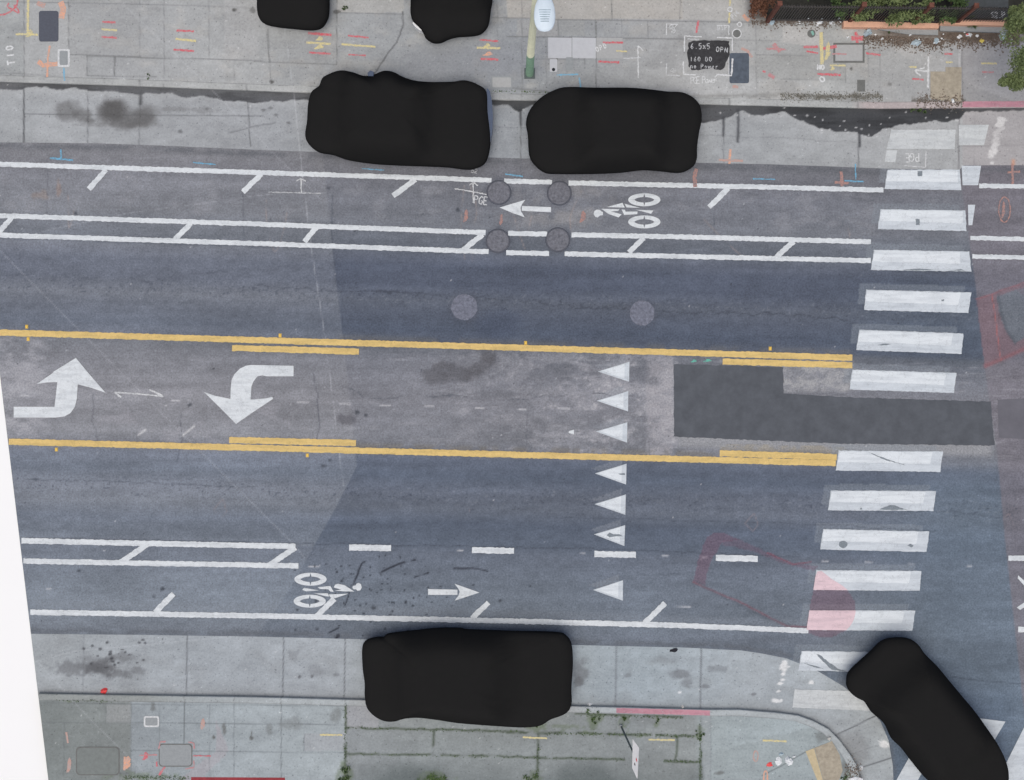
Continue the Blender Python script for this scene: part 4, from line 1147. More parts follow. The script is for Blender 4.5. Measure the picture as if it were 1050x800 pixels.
def bike(label, loc, ox, oy, w1, w2, head, pieces):
    r = empty('bicycle_symbol', P(*loc, 0), label, 'bicycle symbol', 'bicycle symbols')
    bpy.context.view_layer.update()
    for (cx, cy) in (w1, w2):
        wheel(ox + cx / 7.5, oy + cy / 7.5, 124 / 7.5, 50 / 7.5, 76 / 7.5, 21 / 7.5, r)
    b = MB(); b.poly(zp(head, ox, oy, 7.5), ZP); b.obj('rider_head', WH, r)
    for nm, pl in pieces:
        b = MB(); b.poly(zp(pl, ox, oy, 7.5), ZP + 0.001); b.obj(nm, WH, r)

bike('white bicycle and rider symbol facing left in the north bike lane', (645, 216), 590, 170, (530, 262), (530, 432),
     [(140, 370), (146, 348), (165, 337), (188, 340), (200, 352), (212, 355), (212, 380), (190, 383), (172, 398), (152, 392)],
     [('rider_back', [(240, 318), (362, 285), (380, 322)]), ('rider_hip', [(378, 292), (500, 325), (392, 321)]), ('rider_arm', [(200, 331), (338, 334), (330, 347), (272, 352), (356, 374), (332, 398), (252, 370)]),
      ('rider_leg', [(355, 336), (382, 339), (386, 353), (478, 352), (476, 373), (375, 378)]), ('bicycle_frame', [(463, 338), (600, 344), (582, 370)])])
bike('white bicycle and rider symbol facing right in the south bike lane', (335, 607), 290, 560, (213, 255), (207, 424),
     [(607, 318), (600, 292), (582, 283), (566, 290), (560, 303), (540, 306), (535, 322), (545, 332), (563, 332), (575, 345), (596, 340)],
     [('rider_back', [(352, 372), (503, 366), (440, 388), (405, 400), (368, 397)]), ('rider_hip', [(238, 363), (345, 363), (356, 388), (330, 386)]), ('rider_arm', [(392, 318), (402, 297), (425, 289), (480, 304), (550, 350), (460, 348), (400, 342), (448, 335)]),
      ('rider_leg', [(268, 316), (365, 307), (392, 353), (366, 350), (350, 333), (285, 330)]), ('bicycle_frame', [(150, 338), (162, 321), (278, 341), (180, 348)])])
decal('bicycle_symbol', [[(1044, 590), (1060, 604), (1056, 607), (1043.5, 593)], [(1050, 618), (1060, 612), (1060, 617), (1046, 625.5), (1042.5, 623)]], ZP, WH, 'tips of a white road symbol cut off at the east edge', 'road symbol')
decal('trench_patch', [[(x + random.uniform(-.5, .5), y + random.uniform(-.5, .5)) for x, y in resample([(691, 373.5), (803, 376.5), (803.5, 403.5), (860, 407), (1016, 412), (1020, 457), (860, 455), (691, 448), (691, 373.5)], 3)[:-1]]], 0.004, M['patch'], 'long dark trench patch of new asphalt crossing toward the crosswalk', 'asphalt patch')
decal('trench_patch', [[(1023, 410), (1140, 404), (1140, 455), (1024, 449)]], 0.004, M['patch_east'], 'faded end of the trench patch at the east edge', 'asphalt patch')

# --------------------------------------------------------------------------- round covers
def manhole(x, y, r, label, group='iron manhole covers with a rim'):
    c = P(x, y, 0)
    root = empty('manhole_cover', c, label, 'manhole cover', group)
    bpy.context.view_layer.update()
    n = 40
    b = MB()     # rim
    for k in range(n):
        a = 2 * math.pi * k / n; ci, si = math.cos(a), math.sin(a)
        for rr, zz in ((r + 0.6, 0.0), (r, 0.022), (r - 1.1, 0.022), (r - 1.1, 0.010)):
            b.v.append((c[0] + rr * K * ci, c[1] + rr * K * si, zz))
    for k in range(n):
        j = (k + 1) % n
        for m in range(3):
            b.f.append((4 * k + m, 4 * j + m, 4 * j + m + 1, 4 * k + m + 1)); b.m.append(0)
    b.obj('rim', M['iron_ring'], root)
    l = MB()     # lid with concentric ridges
    prof = [(r - 1.1, 0.018), (r * .74, 0.018), (r * .72, 0.012), (r * .42, 0.012), (r * .40, 0.019), (r * .30, 0.019), (r * .28, 0.012), (0.4, 0.014)]
    for rr, zz in prof:
        for k in range(n):
            a = 2 * math.pi * k / n
            l.v.append((c[0] + rr * K * math.cos(a), c[1] + rr * K * math.sin(a), zz))
    for i in range(len(prof) - 1):
        for k in range(n):
            j = (k + 1) % n
            l.f.append((i * n + k, i * n + j, (i + 1) * n + j, (i + 1) * n + k)); l.m.append(0)
    l.f.append(tuple((len(prof) - 1) * n + k for k in range(n))); l.m.append(0)
    l.obj('lid', M['iron'], root)

manhole(511.5, 197.5, 12.2, 'round iron manhole cover left of the straight arrow tip, upper pair')
manhole(573.5, 198.3, 12.2, 'brownish iron manhole cover above the right end of the straight arrow')
manhole(510.5, 247.3, 12.0, 'round iron manhole cover breaking the north buffer lines, western one')
manhole(572, 246, 12.2, 'round iron manhole cover breaking the north buffer lines, eastern one')
for x, y, r, lab in ((476, 315, 13.6, 'pale round lid in the dark north lane, left of two'), (658.5, 321, 13, 'pale round lid in the dark north lane, right of two')):
    b = MB(); b.prism([P(*p, 0)[:2] for p in [(x + (r + random.uniform(-.7, .4)) * math.cos(a), y + (r + random.uniform(-.7, .4)) * math.sin(a)) for a in np.linspace(0, 2 * math.pi, 49)[:-1]]], 0.006, 0.001)
    setp(b.obj('round_lid', M['cover_con']), lab, 'utility lid', 'pale round lids')
    
# --------------------------------------------------------------------------- utility lids and slabs on the sidewalks
def lid(name, poly, mat, label, cat='utility lid', h=0.006, frame=None):
    b = MB()
    b.prism([P(*p, ZS)[:2] for p in poly], ZS + h, ZS - 0.01)
    o = setp(b.obj(name, mat), label, cat)
    if frame:
        w, fm = frame
        cx = sum(p[0] for p in poly) / len(poly); cy = sum(p[1] for p in poly) / len(poly)
        rx = max(abs(p[0] - cx) for p in poly); ry = max(abs(p[1] - cy) for p in poly)
        f = MB(); n = len(poly)
        f.v = [P(*p, ZS + h + .001) for p in poly] + [P(cx + (p[0] - cx) * (1 + w / rx), cy + (p[1] - cy) * (1 + w / ry), ZS + h + .001) for p in poly]
        f.f = [(i, i + n, (i + 1) % n + n, (i + 1) % n) for i in range(n)]; f.m = [0] * n
        f.obj('rim', fm, o)
    return o

lid('utility_lid', rrect(50, 27, 20, 31.5, 2.5), M['patch_slate'], 'dark slate rounded lid in the sidewalk beside the orange cross')
lid('meter_box', rrect(65.3, 59.5, 8.5, 14.5, 1.2), M['lid_grey'], 'small grey meter box ringed with white paint above a blue dash', 'meter box', frame=(2.0, M['s_white']))
lid('utility_lid', rrect(758, 70, 20, 31, 2.0), M['slate_blue'], 'blue grey rounded lid beside the black tar patch')
lid('utility_lid', [(856.5, 46), (884.5, 46), (884.5, 62.5), (856.5, 62.5)], M['lid'], 'pale rectangular lid with grey frame below the red star', frame=(2.0, M['lid_dark']))
lid('utility_lid', [(879, 82), (887, 82), (887, 94), (879, 94)], M['lid_dark'], 'small dark rectangular lid near the weedy north kerb')
lid('utility_lid', rrect(514.5, 84.5, 19, 10, 1), M['lid'], 'small pale rectangular lid right of the first north car', frame=(1.5, M['lid_grey']))
lid('utility_lid', circle(755.5, 34.5, 4, 24), M['lid_dark'], 'small round dark lid above the blue grey lid', frame=(1.0, M['s_white']))
lid('utility_lid', circle(832, 34.5, 4.2, 24), M['lid_dark'], 'small round lid with a turquoise paint dab')
decal('paint_dab', [[(831, 32.5), (833.5, 31.5), (835, 35), (833.5, 36.8)]], ZS + .010, M['s_green'], 'turquoise paint dab on a small round lid', 'paint mark')
lid('utility_lid', rrect(100.3, 780.4, 42.5, 27, 4), M['lid_olive'], 'large mossy rounded lid at the lower west corner', frame=(1.2, M['lid_dark']))
lid('utility_lid', rrect(180, 774.5, 32.5, 21.5, 3.5), M['lid_grey'], 'pale rounded lid bracketed in red paint', frame=(1.0, M['lid_dark']))
lid('meter_box', rrect(155.3, 740, 12.5, 8, 1.5), M['lid_grey'], 'small meter box in a thick white ring on the south sidewalk', 'meter box', frame=(1.6, M['s_white']))
lid('meter_box', rrect(567.5, 67.3, 7.5, 13, 1), M['pale_slab'], 'pale meter box with a round black hole, near the street lamp', 'meter box')
decal('meter_hole', [circle(567.6, 71.4, 1.7, 14)], ZS + .010, M['signblack'], 'round black opening in the pale meter box', 'hole')
lid('meter_box', rrect(584, 65.5, 7.5, 13.5, 1), M['lid_grey'], 'grey meter box right of the pale one with the hole', 'meter box')
for x0, x1, lab, mt in ((562, 586.2, 'left pale slab of three in a row under the street lamp', 'pale_slab'), (586.8, 611, 'middle pale slab of three in a row under the street lamp', 'pale_slab'), (611.6, 638.5, 'rightmost and dullest pale slab of three, crossed by red dashes', 'lid')):
    lid('concrete_slab', [(x0, 38.5), (x1, 39), (x1, 60), (x0, 59.5)], M[mt], lab, 'concrete slab', h=0.003)
rp = [(706 + 1.2 * math.sin(i * 2.1), y) for i, y in enumerate(range(44, 72, 3))]
tar = [(705.5, 44), (712, 42), (722, 41.4), (735, 41.6), (747.5, 42), (748, 55), (746.5, 60), (744, 64), (743, 70), (739, 72), (735, 71.5), (730, 70), (722, 71), (716, 72), (709, 71.5), (706, 68), (705.6, 60), (704.4, 54), (706, 50)]
decal('tar_patch', [[(x + random.uniform(-.5, .5), y + random.uniform(-.5, .5)) for x, y in resample(tar + [tar[0]], 2.5)[:-1]]], ZS + .004, M['patch_black'], 'ragged black tar patch with chalk figures on the north sidewalk', 'asphalt patch')

# warning pads at the kerb ramps
b = MB(); b.prism([P(*p, ZS)[:2] for p in [(954, 73.5), (969.5, 73.5), (969.5, 69), (986, 69), (985.5, 104), (972, 104), (954, 101)]], ZS + .008, ZS - .01)
setp(b.obj('tactile_pad', M['tactile']), 'worn tan warning pad at the north kerb ramp', 'tactile pad')
r = empty('tactile_pad', P(845, 778, ZS), 'tan warning pad with a yellow edge at the south corner ramp', 'tactile pad')
bpy.context.view_layer.update()
b = MB(); b.prism([P(*p, ZS)[:2] for p in [(835, 767), (853, 760), (861, 774), (864, 790), (858, 806), (845, 803)]], ZS + .008, ZS - .01); b.obj('pad', M['tactile'], r)
b = MB(); b.prism([P(*p, ZS)[:2] for p in [(826, 770.5), (834.6, 767.2), (844.6, 803), (838, 800)]], ZS + .009, ZS - .01); b.obj('edge_strip', M['tactile_edge'], r)

# red kerb paint
def kerb_paint(x0, x1, north, mat, label):
    A, B_ = (N_KERBB, N_KERB) if north else (S_KERB, S_KERBB)
    b = MB(); xs = np.linspace(x0, x1, 40)
    ya = np.interp(xs, [p[0] for p in A], [p[1] for p in A]); yb = np.interp(xs, [p[0] for p in B_], [p[1] for p in B_])
    for x, u, w in zip(xs, ya, yb):
        b.v += [P(x, u - (0.0 if north else -0.3) + random.uniform(0, .4), ZS + .004), P(x, w - 0.4 * random.random() - (0.1 if north else .6), ZS + .004)]
    for i in range(39):
        b.f.append((2 * i, 2 * i + 1, 2 * i + 3, 2 * i + 2)); b.m.append(0)
    setp(b.obj('curb_paint', mat), label, 'kerb paint', 'red painted kerb lengths')
kerb_paint(632, 728, False, M['redkerb'], 'pink red kerb length in front of the sign post')
kerb_paint(987, 1140, True, M['redkerb'], 'pink red kerb length at the north east corner')
decal('curb_paint', [[(196, 797), (292, 797.5), (293, 803), (330, 806), (330, 812), (196, 812)]], ZS + .004, M['redkerb_dark'], 'dark red painted edge at the bottom left of the south sidewalk', 'kerb paint', 'red painted kerb lengths')

# --------------------------------------------------------------------------- survey paint
FONT = {
    'T': [[(0, 1), (1, 1)], [(.5, 1), (.5, 0)]], '1': [[(.5, 1), (.5, 0)]], 'I': [[(.5, 1), (.5, 0)]],
    'O': [[(.5, 1), (.1, .75), (.1, .25), (.5, 0), (.9, .25), (.9, .75), (.5, 1)]], '0': [[(.5, 1), (.15, .75), (.15, .25), (.5, 0), (.85, .25), (.85, .75), (.5, 1)]],
    'P': [[(.1, 0), (.1, 1), (.7, .95), (.8, .7), (.6, .5), (.1, .5)]], 'G': [[(.9, .85), (.5, 1), (.1, .6), (.2, .1), (.7, 0), (.9, .4), (.5, .45)]],
    'E': [[(.85, 1), (.15, 1), (.15, 0), (.85, 0)], [(.15, .5), (.7, .5)]], 'D': [[(.15, 0), (.15, 1), (.7, .85), (.85, .4), (.6, .05), (.15, 0)]],
    '5': [[(.85, 1), (.2, 1), (.2, .55), (.7, .6), (.85, .3), (.6, 0), (.15, .05)]], '6': [[(.7, 1), (.25, .6), (.15, .2), (.5, 0), (.8, .2), (.6, .5), (.2, .4)]],
    'x': [[(.15, .7), (.85, .05)], [(.15, .05), (.85, .7)]], 'S': [[(.85, .9), (.4, 1), (.15, .75), (.75, .4), (.75, .1), (.2, .02)]], '2': [[(.1, .8), (.5, 1), (.85, .75), (.1, 0), (.9, 0)]],
    'o': [[(.5, .6), (.2, .4), (.3, .05), (.7, .05), (.8, .4), (.5, .6)]], 't': [[(.5, .95), (.5, .05)], [(.2, .65), (.8, .65)]], 'w': [[(.05, .6), (.25, 0), (.5, .5), (.75, 0), (.95, .6)]],
    'e': [[(.15, .3), (.85, .35), (.6, .6), (.2, .45), (.3, .05), (.8, .05)]], 'r': [[(.3, .6), (.3, 0)], [(.3, .4), (.8, .6)]], 'R': [[(.1, 0), (.1, 1), (.7, .95), (.75, .65), (.1, .5), (.85, 0)]],
    'N': [[(.1, 0), (.1, 1), (.9, 0), (.9, 1)]], '4': [[(.7, 0), (.7, 1), (.1, .35), (.9, .35)]], '.': [[(.4, .05), (.6, .05)]], '3': [[(.1, .95), (.8, .95), (.4, .55), (.85, .3), (.5, 0), (.1, .1)]], ' ': [],
    'n': [[(.15, .6), (.15, 0)], [(.15, .45), (.6, .6), (.8, .4), (.8, 0)]], 'g': [[(.8, .6), (.3, .55), (.2, .2), (.7, .1), (.8, .6), (.75, -.3), (.2, -.3)]],
}

def text(txt, x, y, h, d, w, z, mat, label, adv=0.85, cat='painted letters', name='painted_lettering'):
    """hand-painted strokes; (x, y) = lower left of the first letter, d = reading direction in photo pixels"""
    L = math.hypot(*d); d = (d[0] / L, d[1] / L); u = (d[1], -d[0])
    r_ = empty(name, P(x, y, z), label, cat)
    bpy.context.view_layer.update()
    cx = 0
    for ch in txt:
        b = MB()
        for k, st in enumerate(FONT[ch]):
            pts = [(x + d[0] * (cx + a * h * .62) + u[0] * c * h + random.uniform(-.12, .12), y + d[1] * (cx + a * h * .62) + u[1] * c * h + random.uniform(-.12, .12)) for a, c in st]
            b.ribbon(pts, w, z + .0008 * k, 0.1, step=1.2)
        if b.v: b.obj('letter', mat, r_)
        cx += h * adv
    return r_

ZT = ZS + 0.005
text('T10', 15.5, 66, 7.5, (-0.12, -1), 1.7, ZT, M['s_white'], 'white sideways letters T10 at the north west edge', adv=1.0)
text('OPD', 612, 53.5, 5, (.95, -.45), 1.1, ZT + .004, M['s_white'], 'small white letters OPD slanting across a pale slab')
text('6.5x5', 708, 50, 5.5, (1, .02), .9, ZT + .004, M['s_chalk_tar'], 'chalk figures 6.5x5 on the upper left of the tar patch', adv=.75)
text('OPN', 734, 53, 5.2, (1, .1), .9, ZT + .004, M['s_chalk_tar'], 'chalk letters on the upper right of the tar patch')
text('160 DO', 707.5, 63, 4.6, (1, 0), .8, ZT + .004, M['s_chalk_tar'], 'first chalk line on the lower half of the tar patch')
text('no Power', 707.5, 70, 4.6, (1, .02), .8, ZT + .004, M['s_chalk_tar'], 'bottom chalk line on the tar patch', adv=.8)
text('PGE Power', 708, 86, 7, (1, -.04), .9, ZT, M['s_white'], 'tall white handwriting under the tar patch', adv=.42)
text('PGE', 485.5, 208.5, 8, (1, .12), 1.1, ZP + .004, M['s_white_road'], 'white letters PGE beside the western upper manhole cover', adv=.6)
text('PGE', 942.5, 157, 8.5, (-1, .05), 1.1, ZC + .010, M['s_white'], 'upside down white letters PGE between the top crosswalk bars', adv=.58)
text('RR', 489, 178, 6, (.15, -1), .8, ZP + .004, M['s_chalk_road'], 'small chalk letters right under the first north car', adv=.7)
text('P14', 752, 20, 5, (.8, -.75), .9, ZT, M['s_chalk'], 'small slanted chalk letters above the round dark lid', adv=.6)
text('S2.P', 1016, 18.5, 6, (1, 0), 1.4, ZS + .012, M['s_white'], 'white and blue scrawl on the yard paving behind the fence', adv=.62)
text('NO', 838, 71.5, 5, (1, 0), 1.6, ZT, M['s_white'], 'smudged white letters below the yellow drip', adv=.8)
text('DSP', 735.5, 31, 4.6, (1, 0), .8, ZT, M['s_chalk'], 'small chalk letters above the right half of the tar patch', adv=.8)
text('OPD', 685, 27, 5, (.45, .9), .8, ZT, M['s_chalk'], 'small steep chalk letters left of the red slash', adv=.6)
text('OP', 687, 73, 4, (.8, .6), .7, ZT, M['s_chalk'], 'faint chalk letters left of the lower bracket', adv=.8)

def marks(name, label, cat, loc, strokes, z=ZT):
    """one survey mark: each colour stroke is a part; strokes = (part name, material, points, width)"""
    if min(abs(z - ZP), abs(z - ZP - .004)) < 1e-6:
        strokes = [(a, m_ + '_road', p_, w_) for a, m_, p_, w_ in strokes]
    if len(strokes) == 1:
        b = MB(); b.ribbon(strokes[0][2], strokes[0][3], z, .35, step=1.6)
        return setp(b.obj(name, M[strokes[0][1]]), label, cat)
    r = empty(name, P(*loc, z), label, cat)
    bpy.context.view_layer.update()
    for k, (nm, mt, pts, w) in enumerate(strokes):
        b = MB(); b.ribbon(pts, w, z + 0.0007 * k, .35, step=1.6)
        b.obj(nm, M[mt], r)
    return r

Rd = lambda x0, y0, x1, y1, w=2.0: ('red_dash', 's_red', [(x0, y0), (x1, y1)], w)
Yd = lambda x0, y0, x1, y1, w=2.2: ('yellow_dash', 's_yellow', [(x0, y0), (x1, y1)], w)
scr = lambda nm, mt, cx, cy, w, h, sw=1.6: (nm, mt, [(cx + w * math.cos(i * 2.4) * (.5 + .5 * ((i * 7) % 5) / 4) / 2, cy + h * math.sin(i * 1.9 + .4) / 2) for i in range(9)], sw)
marks('survey_mark', 'red yellow red triple dash right of the dark slate lid', 'survey mark', (112, 30), [Rd(105, 22.3, 118.5, 23), Yd(104, 30, 120, 31), Rd(104, 38, 120, 38.8)])
marks('survey_mark', 'red yellow red triple dash crossed by no letters, widest spaced, in the plain slab', 'survey mark', (190, 41), [Rd(181, 31.3, 199, 32.2), Yd(180, 40, 201, 42), Rd(178, 50.8, 199, 52.6)])
marks('survey_mark', 'red yellow red dashes with yellow scribble under the top left black car', 'survey mark', (327, 44), [Rd(316, 34, 340, 36, 2.4), Yd(314, 43.6, 339, 45), scr('yellow_scribble', 's_yellow', 328, 39.5, 10, 4), scr('yellow_scribble', 's_yellow', 328, 48, 13, 4), Rd(317, 54, 339, 55.3)])
marks('survey_mark', 'thin red yellow red dashes with no scribble above the first north car', 'survey mark', (367, 47), [Rd(357, 36.6, 378, 38.6, 1.7), Yd(350, 45.5, 385, 48, 1.9), Rd(357, 56, 375, 57, 1.5)])
marks('survey_mark', 'red yellow red dashes with orange figures right of the second top car', 'survey mark', (502, 51), [Rd(492, 41, 511, 42.4, 1.8), Yd(489, 49, 513, 49.6), scr('yellow_scribble', 's_yellow', 500, 46.5, 9, 3), scr('orange_scribble', 's_orange', 501, 55, 14, 4, 1.3), Rd(493, 60.3, 511, 61.2, 2.2)])
marks('survey_mark', 'two red dashes and a faint yellow one on the dullest pale slab', 'survey mark', (625, 53), [Rd(618, 43.6, 639, 43.8, 1.8), Rd(613.5, 63.2, 635, 64), Yd(632, 52.3, 643, 52.8, 1.2)], ZT + .003)
marks('survey_mark', 'yellow T shape beside the dark slate lid', 'survey mark', (28, 20), [('yellow_stem', 's_yellow', [(29, -4), (28.5, 18), (28.5, 38)], 2.4), Yd(16, 35, 39, 35.6, 2), scr('yellow_scribble', 's_yellow', 31, 34, 10, 8, 1.2)])
marks('survey_mark', 'orange cross below the dark slate lid', 'survey mark', (49, 66), [('orange_stem', 's_orange', [(51, 47), (49, 60), (48.5, 79)], 2.0), ('orange_bar', 's_orange', [(39, 63), (44, 67), (59, 65.5)], 4.4)])
marks('survey_mark', 'broad orange smear at the upper right of the dark slate lid', 'survey mark', (63, 10), [('orange_smear', 's_orange', [(62, 2), (65, 8), (63, 19)], 6)])
marks('survey_mark', 'pale orange smear above the dark slate lid', 'survey mark', (43, 4), [('orange_smear', 's_orangethin', [(38, 3), (46, 6)], 5)])
marks('survey_mark', 'looping red squiggle at the north west corner', 'survey mark', (10, 8), [('red_loop', 's_red', spline([(-6, 15.5), (3, 15), (12, 11), (17.5, 4), (18, -6)], 6, False), 1.6), ('red_curl', 's_red', spline([(9, 3), (8, 7), (13, 10), (19, 13), (18, 9), (14, 5)], 6, False), 1.5)])
marks('survey_mark', 'light blue dash running from the ringed meter box to the kerb', 'survey mark', (66, 76), [('blue_dash', 's_blue', [(65.5, 69.5), (66.2, 83)], 1.8)])
marks('survey_mark', 'light blue upside down T on the asphalt at the west end', 'survey mark', (62, 160), [('blue_stem', 's_blue', [(62.3, 153), (62.6, 163)], 1.6), ('blue_bar', 's_blue', [(51, 162.3), (75, 164.2)], 2.0)], ZP)
marks('survey_mark', 'light blue dash above the second slanted bike lane dash', 'survey mark', (210, 167), [('blue_dash', 's_blue', [(198, 166.8), (221, 168.6)], 1.4)], ZP)
marks('survey_mark', 'thin blue dash under the first north car', 'survey mark', (380, 174), [('blue_dash', 's_blue', [(371, 173), (394, 174.5)], 1.0)], ZP)
marks('survey_mark', 'light blue dash on the asphalt between the two north cars', 'survey mark', (527, 180), [('blue_dash', 's_blue', [(518, 178.6), (536, 181)], 1.5)], ZP)
marks('survey_mark', 'light blue right angle below the meter boxes', 'survey mark', (584, 80), [('blue_bar', 's_blue', [(571, 76.8), (593, 76.4)], 1.6), ('blue_stem', 's_blue', [(594, 79.5), (595.3, 90)], 1.6)])
marks('survey_mark', 'light blue upside down T in front of the wet gutter, left of the crosswalk', 'survey mark', (877, 178), [('blue_stem', 's_blue', [(877, 168), (877.5, 184)], 1.4), ('blue_bar', 's_blue', [(866, 185.3), (886, 186.5)], 1.6)], ZP)
marks('survey_mark', 'thin light blue dash left of the orange post mark', 'survey mark', (784, 184), [('blue_dash', 's_blue', [(772, 183.4), (795, 184)], 1.2)], ZP)
marks('survey_mark', 'orange post shaped mark left of the crosswalk', 'survey mark', (863, 183), [('orange_stem', 's_orangethin', [(862.5, 176), (863.5, 191)], 3.0), ('orange_bar', 's_orangethin', [(856, 187), (870, 188)], 2.4)], ZP)
marks('survey_mark', 'orange cross on the concrete right of the second north car', 'survey mark', (749, 163), [('orange_stem', 's_orange', [(749, 153), (748, 168)], 2.6), ('orange_bar', 's_orangethin', [(737, 164), (762, 165)], 2.4)], ZC + .008)
marks('survey_mark', 'orange smear on the edge stripe below the second north car corner', 'survey mark', (713, 182), [('orange_smear', 's_orangethin', [(714, 173), (712, 182), (713, 192)], 4)], ZP + .004)
for x, y, w, h, lab in ((598, 222, 8, 12, 'orange scribble right of the straight arrow'), (478, 221, 6, 13, 'orange scribble left of the western manhole covers'), (514, 225, 3, 11, 'thin orange scribble below the straight arrow tip')):
    marks('survey_mark', lab, 'survey mark', (x, y), [scr('orange_scribble', 's_orangethin', x, y, w, h, 1.8)], ZP + .004)
marks('survey_mark', 'orange mark on the asphalt east of the crosswalk', 'survey mark', (1038, 178), [('orange_stem', 's_orangethin', [(1038, 168), (1038.5, 190)], 2.4), ('orange_bar', 's_orangethin', [(1033, 177), (1046, 176)], 2)], ZP)
marks('survey_mark', 'orange ellipse scribble east of the crosswalk between the edge lines', 'survey mark', (1029, 218), [('orange_loop', 's_orangethin', circle(1030, 215, 6, 20, 13) + [(1036, 215)], 1.1), scr('orange_scribble', 's_orangethin', 1029, 215, 4, 18, 1.6)], ZP)
marks('survey_mark', 'tall white arrow on the sidewalk right of the pale slabs', 'survey mark', (654, 62), [('arrow_stem', 's_white', [(654.5, 80), (654.2, 47)], 1.3), ('arrow_barb', 's_white', [(654.2, 47), (659.5, 52)], 1.2), ('cross_line', 's_chalk', [(639, 60), (657, 59.2)], 1.2)])
marks('survey_mark', 'white corner brackets framing the black tar patch', 'survey mark', (726, 56), [
    ('corner_bracket', 's_white', [(701.5, 53), (702, 37), (719.5, 38)], 1.3), ('corner_bracket', 's_white', [(735, 38.6), (751, 39), (751, 52)], 1.3), ('corner_bracket', 's_white', [(700.5, 63), (701, 76.2), (713.5, 77)], 1.3), ('corner_bracket', 's_white', [(733, 79.5), (736, 76.6), (750, 77.5), (751.2, 60)], 1.6), ('inner_line', 's_chalk', [(705, 40), (717, 40.5)], 1.2), ('inner_line', 's_chalk', [(747, 59), (747.5, 77)], 1.0)], ZT + .004)
marks('survey_mark', 'white corner bracket around steep chalk letters', 'survey mark', (688, 30), [('corner_bracket', 's_white', [(683.5, 36), (683.3, 24.6), (695, 24.8), (692, 28)], 1.0)])
marks('survey_mark', 'faint white corner bracket left of the tall handwriting', 'survey mark', (688, 72), [('corner_bracket', 's_chalk', [(683.5, 65), (683.2, 77), (697, 77.6)], 1.0)])
marks('survey_mark', 'white corner bracket above the tar patch near the yellow line', 'survey mark', (742, 29), [('corner_bracket', 's_white', [(735, 26.2), (747.5, 26.4), (747.3, 36)], 1.0)])
marks('survey_mark', 'single red slash above the tar patch', 'survey mark', (715, 28), [('red_slash', 's_red', [(716, 21), (714.3, 34)], 2.0)])
marks('survey_mark', 'yellow upright line with a white ring above the tar patch', 'survey mark', (748, 12), [('yellow_line', 's_yellow', [(748.8, -6), (748.4, 6)], 2), ('yellow_line', 's_yellow', [(748.2, 13), (747.4, 24)], 1.8), ('white_ring', 's_white', circle(748.4, 9.7, 2.2, 14) + [(750.6, 9.7)], 1.2)])
marks('survey_mark', 'small white ring with a dark centre above the round dark lid', 'survey mark', (758, 25), [('white_ring', 's_white', circle(758.3, 25.2, 2.2, 14) + [(760.5, 25.2)], 1.2)])
marks('survey_mark', 'orange smear beside the brown dead shrub', 'survey mark', (764, 18), [('orange_smear', 's_orange', [(762, 15), (765, 19), (768, 21)], 3.4)])
marks('survey_mark', 'faint orange patch at the right of the blue grey lid', 'survey mark', (768, 54), [('orange_smear', 's_orangethin', [(760, 50), (766, 52), (771, 59)], 3)])
marks('survey_mark', 'small orange smear under the blue grey lid', 'survey mark', (754, 89), [('orange_smear', 's_orangethin', [(751, 88.5), (757, 89.5)], 3)])
marks('survey_mark', 'thin red star on the sidewalk left of the yellow drip', 'survey mark', (796, 50), [('red_stroke', 's_redthin', [(786, 50), (806, 51)], 1.8), ('red_stroke', 's_redthin', [(793, 45), (800, 53)], 4)])
marks('survey_mark', 'thin red blots on the grey sidewalk left of the small round ring', 'survey mark', (788, 76), [('red_stroke', 's_red', [(782, 73), (785, 74)], 1.8), ('red_stroke', 's_redthin', [(788, 76), (794, 80)], 4)])
marks('survey_mark', 'yellow drip crossed by red dashes left of the framed pale lid', 'survey mark', (843, 50), [
    ('yellow_drip', 's_yellow', [(842, 33), (842.5, 50), (843, 66)], 3.6), scr('yellow_scribble', 's_yellow', 849, 52, 8, 20, 1.6), Rd(824, 48.3, 839, 48, 2.4), Rd(844, 50, 858, 47.5, 3.2), Rd(827, 52.6, 839, 54.6, 1.6), ('yellow_dash', 's_yellow', [(851, 67), (867, 67.4)], 1.6), scr('yellow_scribble', 's_yellow', 854, 70, 6, 4, 1.2), Rd(838, 76, 862, 77, 2.2)])
marks('survey_mark', 'white ring under the red dash on the north sidewalk', 'survey mark', (843, 81), [('white_ring', 's_white', [(843 + 2.4 * math.cos(a) + .5 * math.sin(a), 81.3 + 2.4 * math.sin(a)) for a in np.linspace(0, 6.4, 14)], 1.6)])
marks('survey_mark', 'bold red star at the foot of the yard wall', 'survey mark', (879, 39), [('red_stroke', 's_red', [(873, 39.5), (886, 39)], 5), ('red_stroke', 's_red', [(877, 33), (879.5, 40), (878.5, 46)], 3.2)])
marks('survey_mark', 'thin red dashes to both sides of the framed pale lid', 'survey mark', (880, 55), [Rd(888, 54.5, 903, 56.5, 2), ('red_dash', 's_redthin', [(853, 55.3), (868, 55.5)], 1.6)], ZT + .003)
marks('survey_mark', 'white arrow and yellow tick above a red dash near the north warning pad', 'survey mark', (942, 74), [('white_arrow', 's_white', [(953, 73), (938, 72.4), (944, 78)], 1.6), ('white_arrow', 's_white', [(938, 72.4), (948, 69.5)], 1.4), Yd(932, 68.5, 940, 69, 1.5), Rd(935.5, 81, 947, 81.6, 1.8)])
marks('survey_mark', 'white upright line left of the north warning pad', 'survey mark', (951, 74), [('white_line', 's_white', [(952, 58), (951.5, 90)], 1.8)])
marks('survey_mark', 'pale yellow dash over a faint red one near the tree', 'survey mark', (1014, 70), [Yd(1006, 65, 1022, 65.2, 1.8), ('red_dash', 's_redthin', [(1007, 74), (1019, 74)], 1.8)])
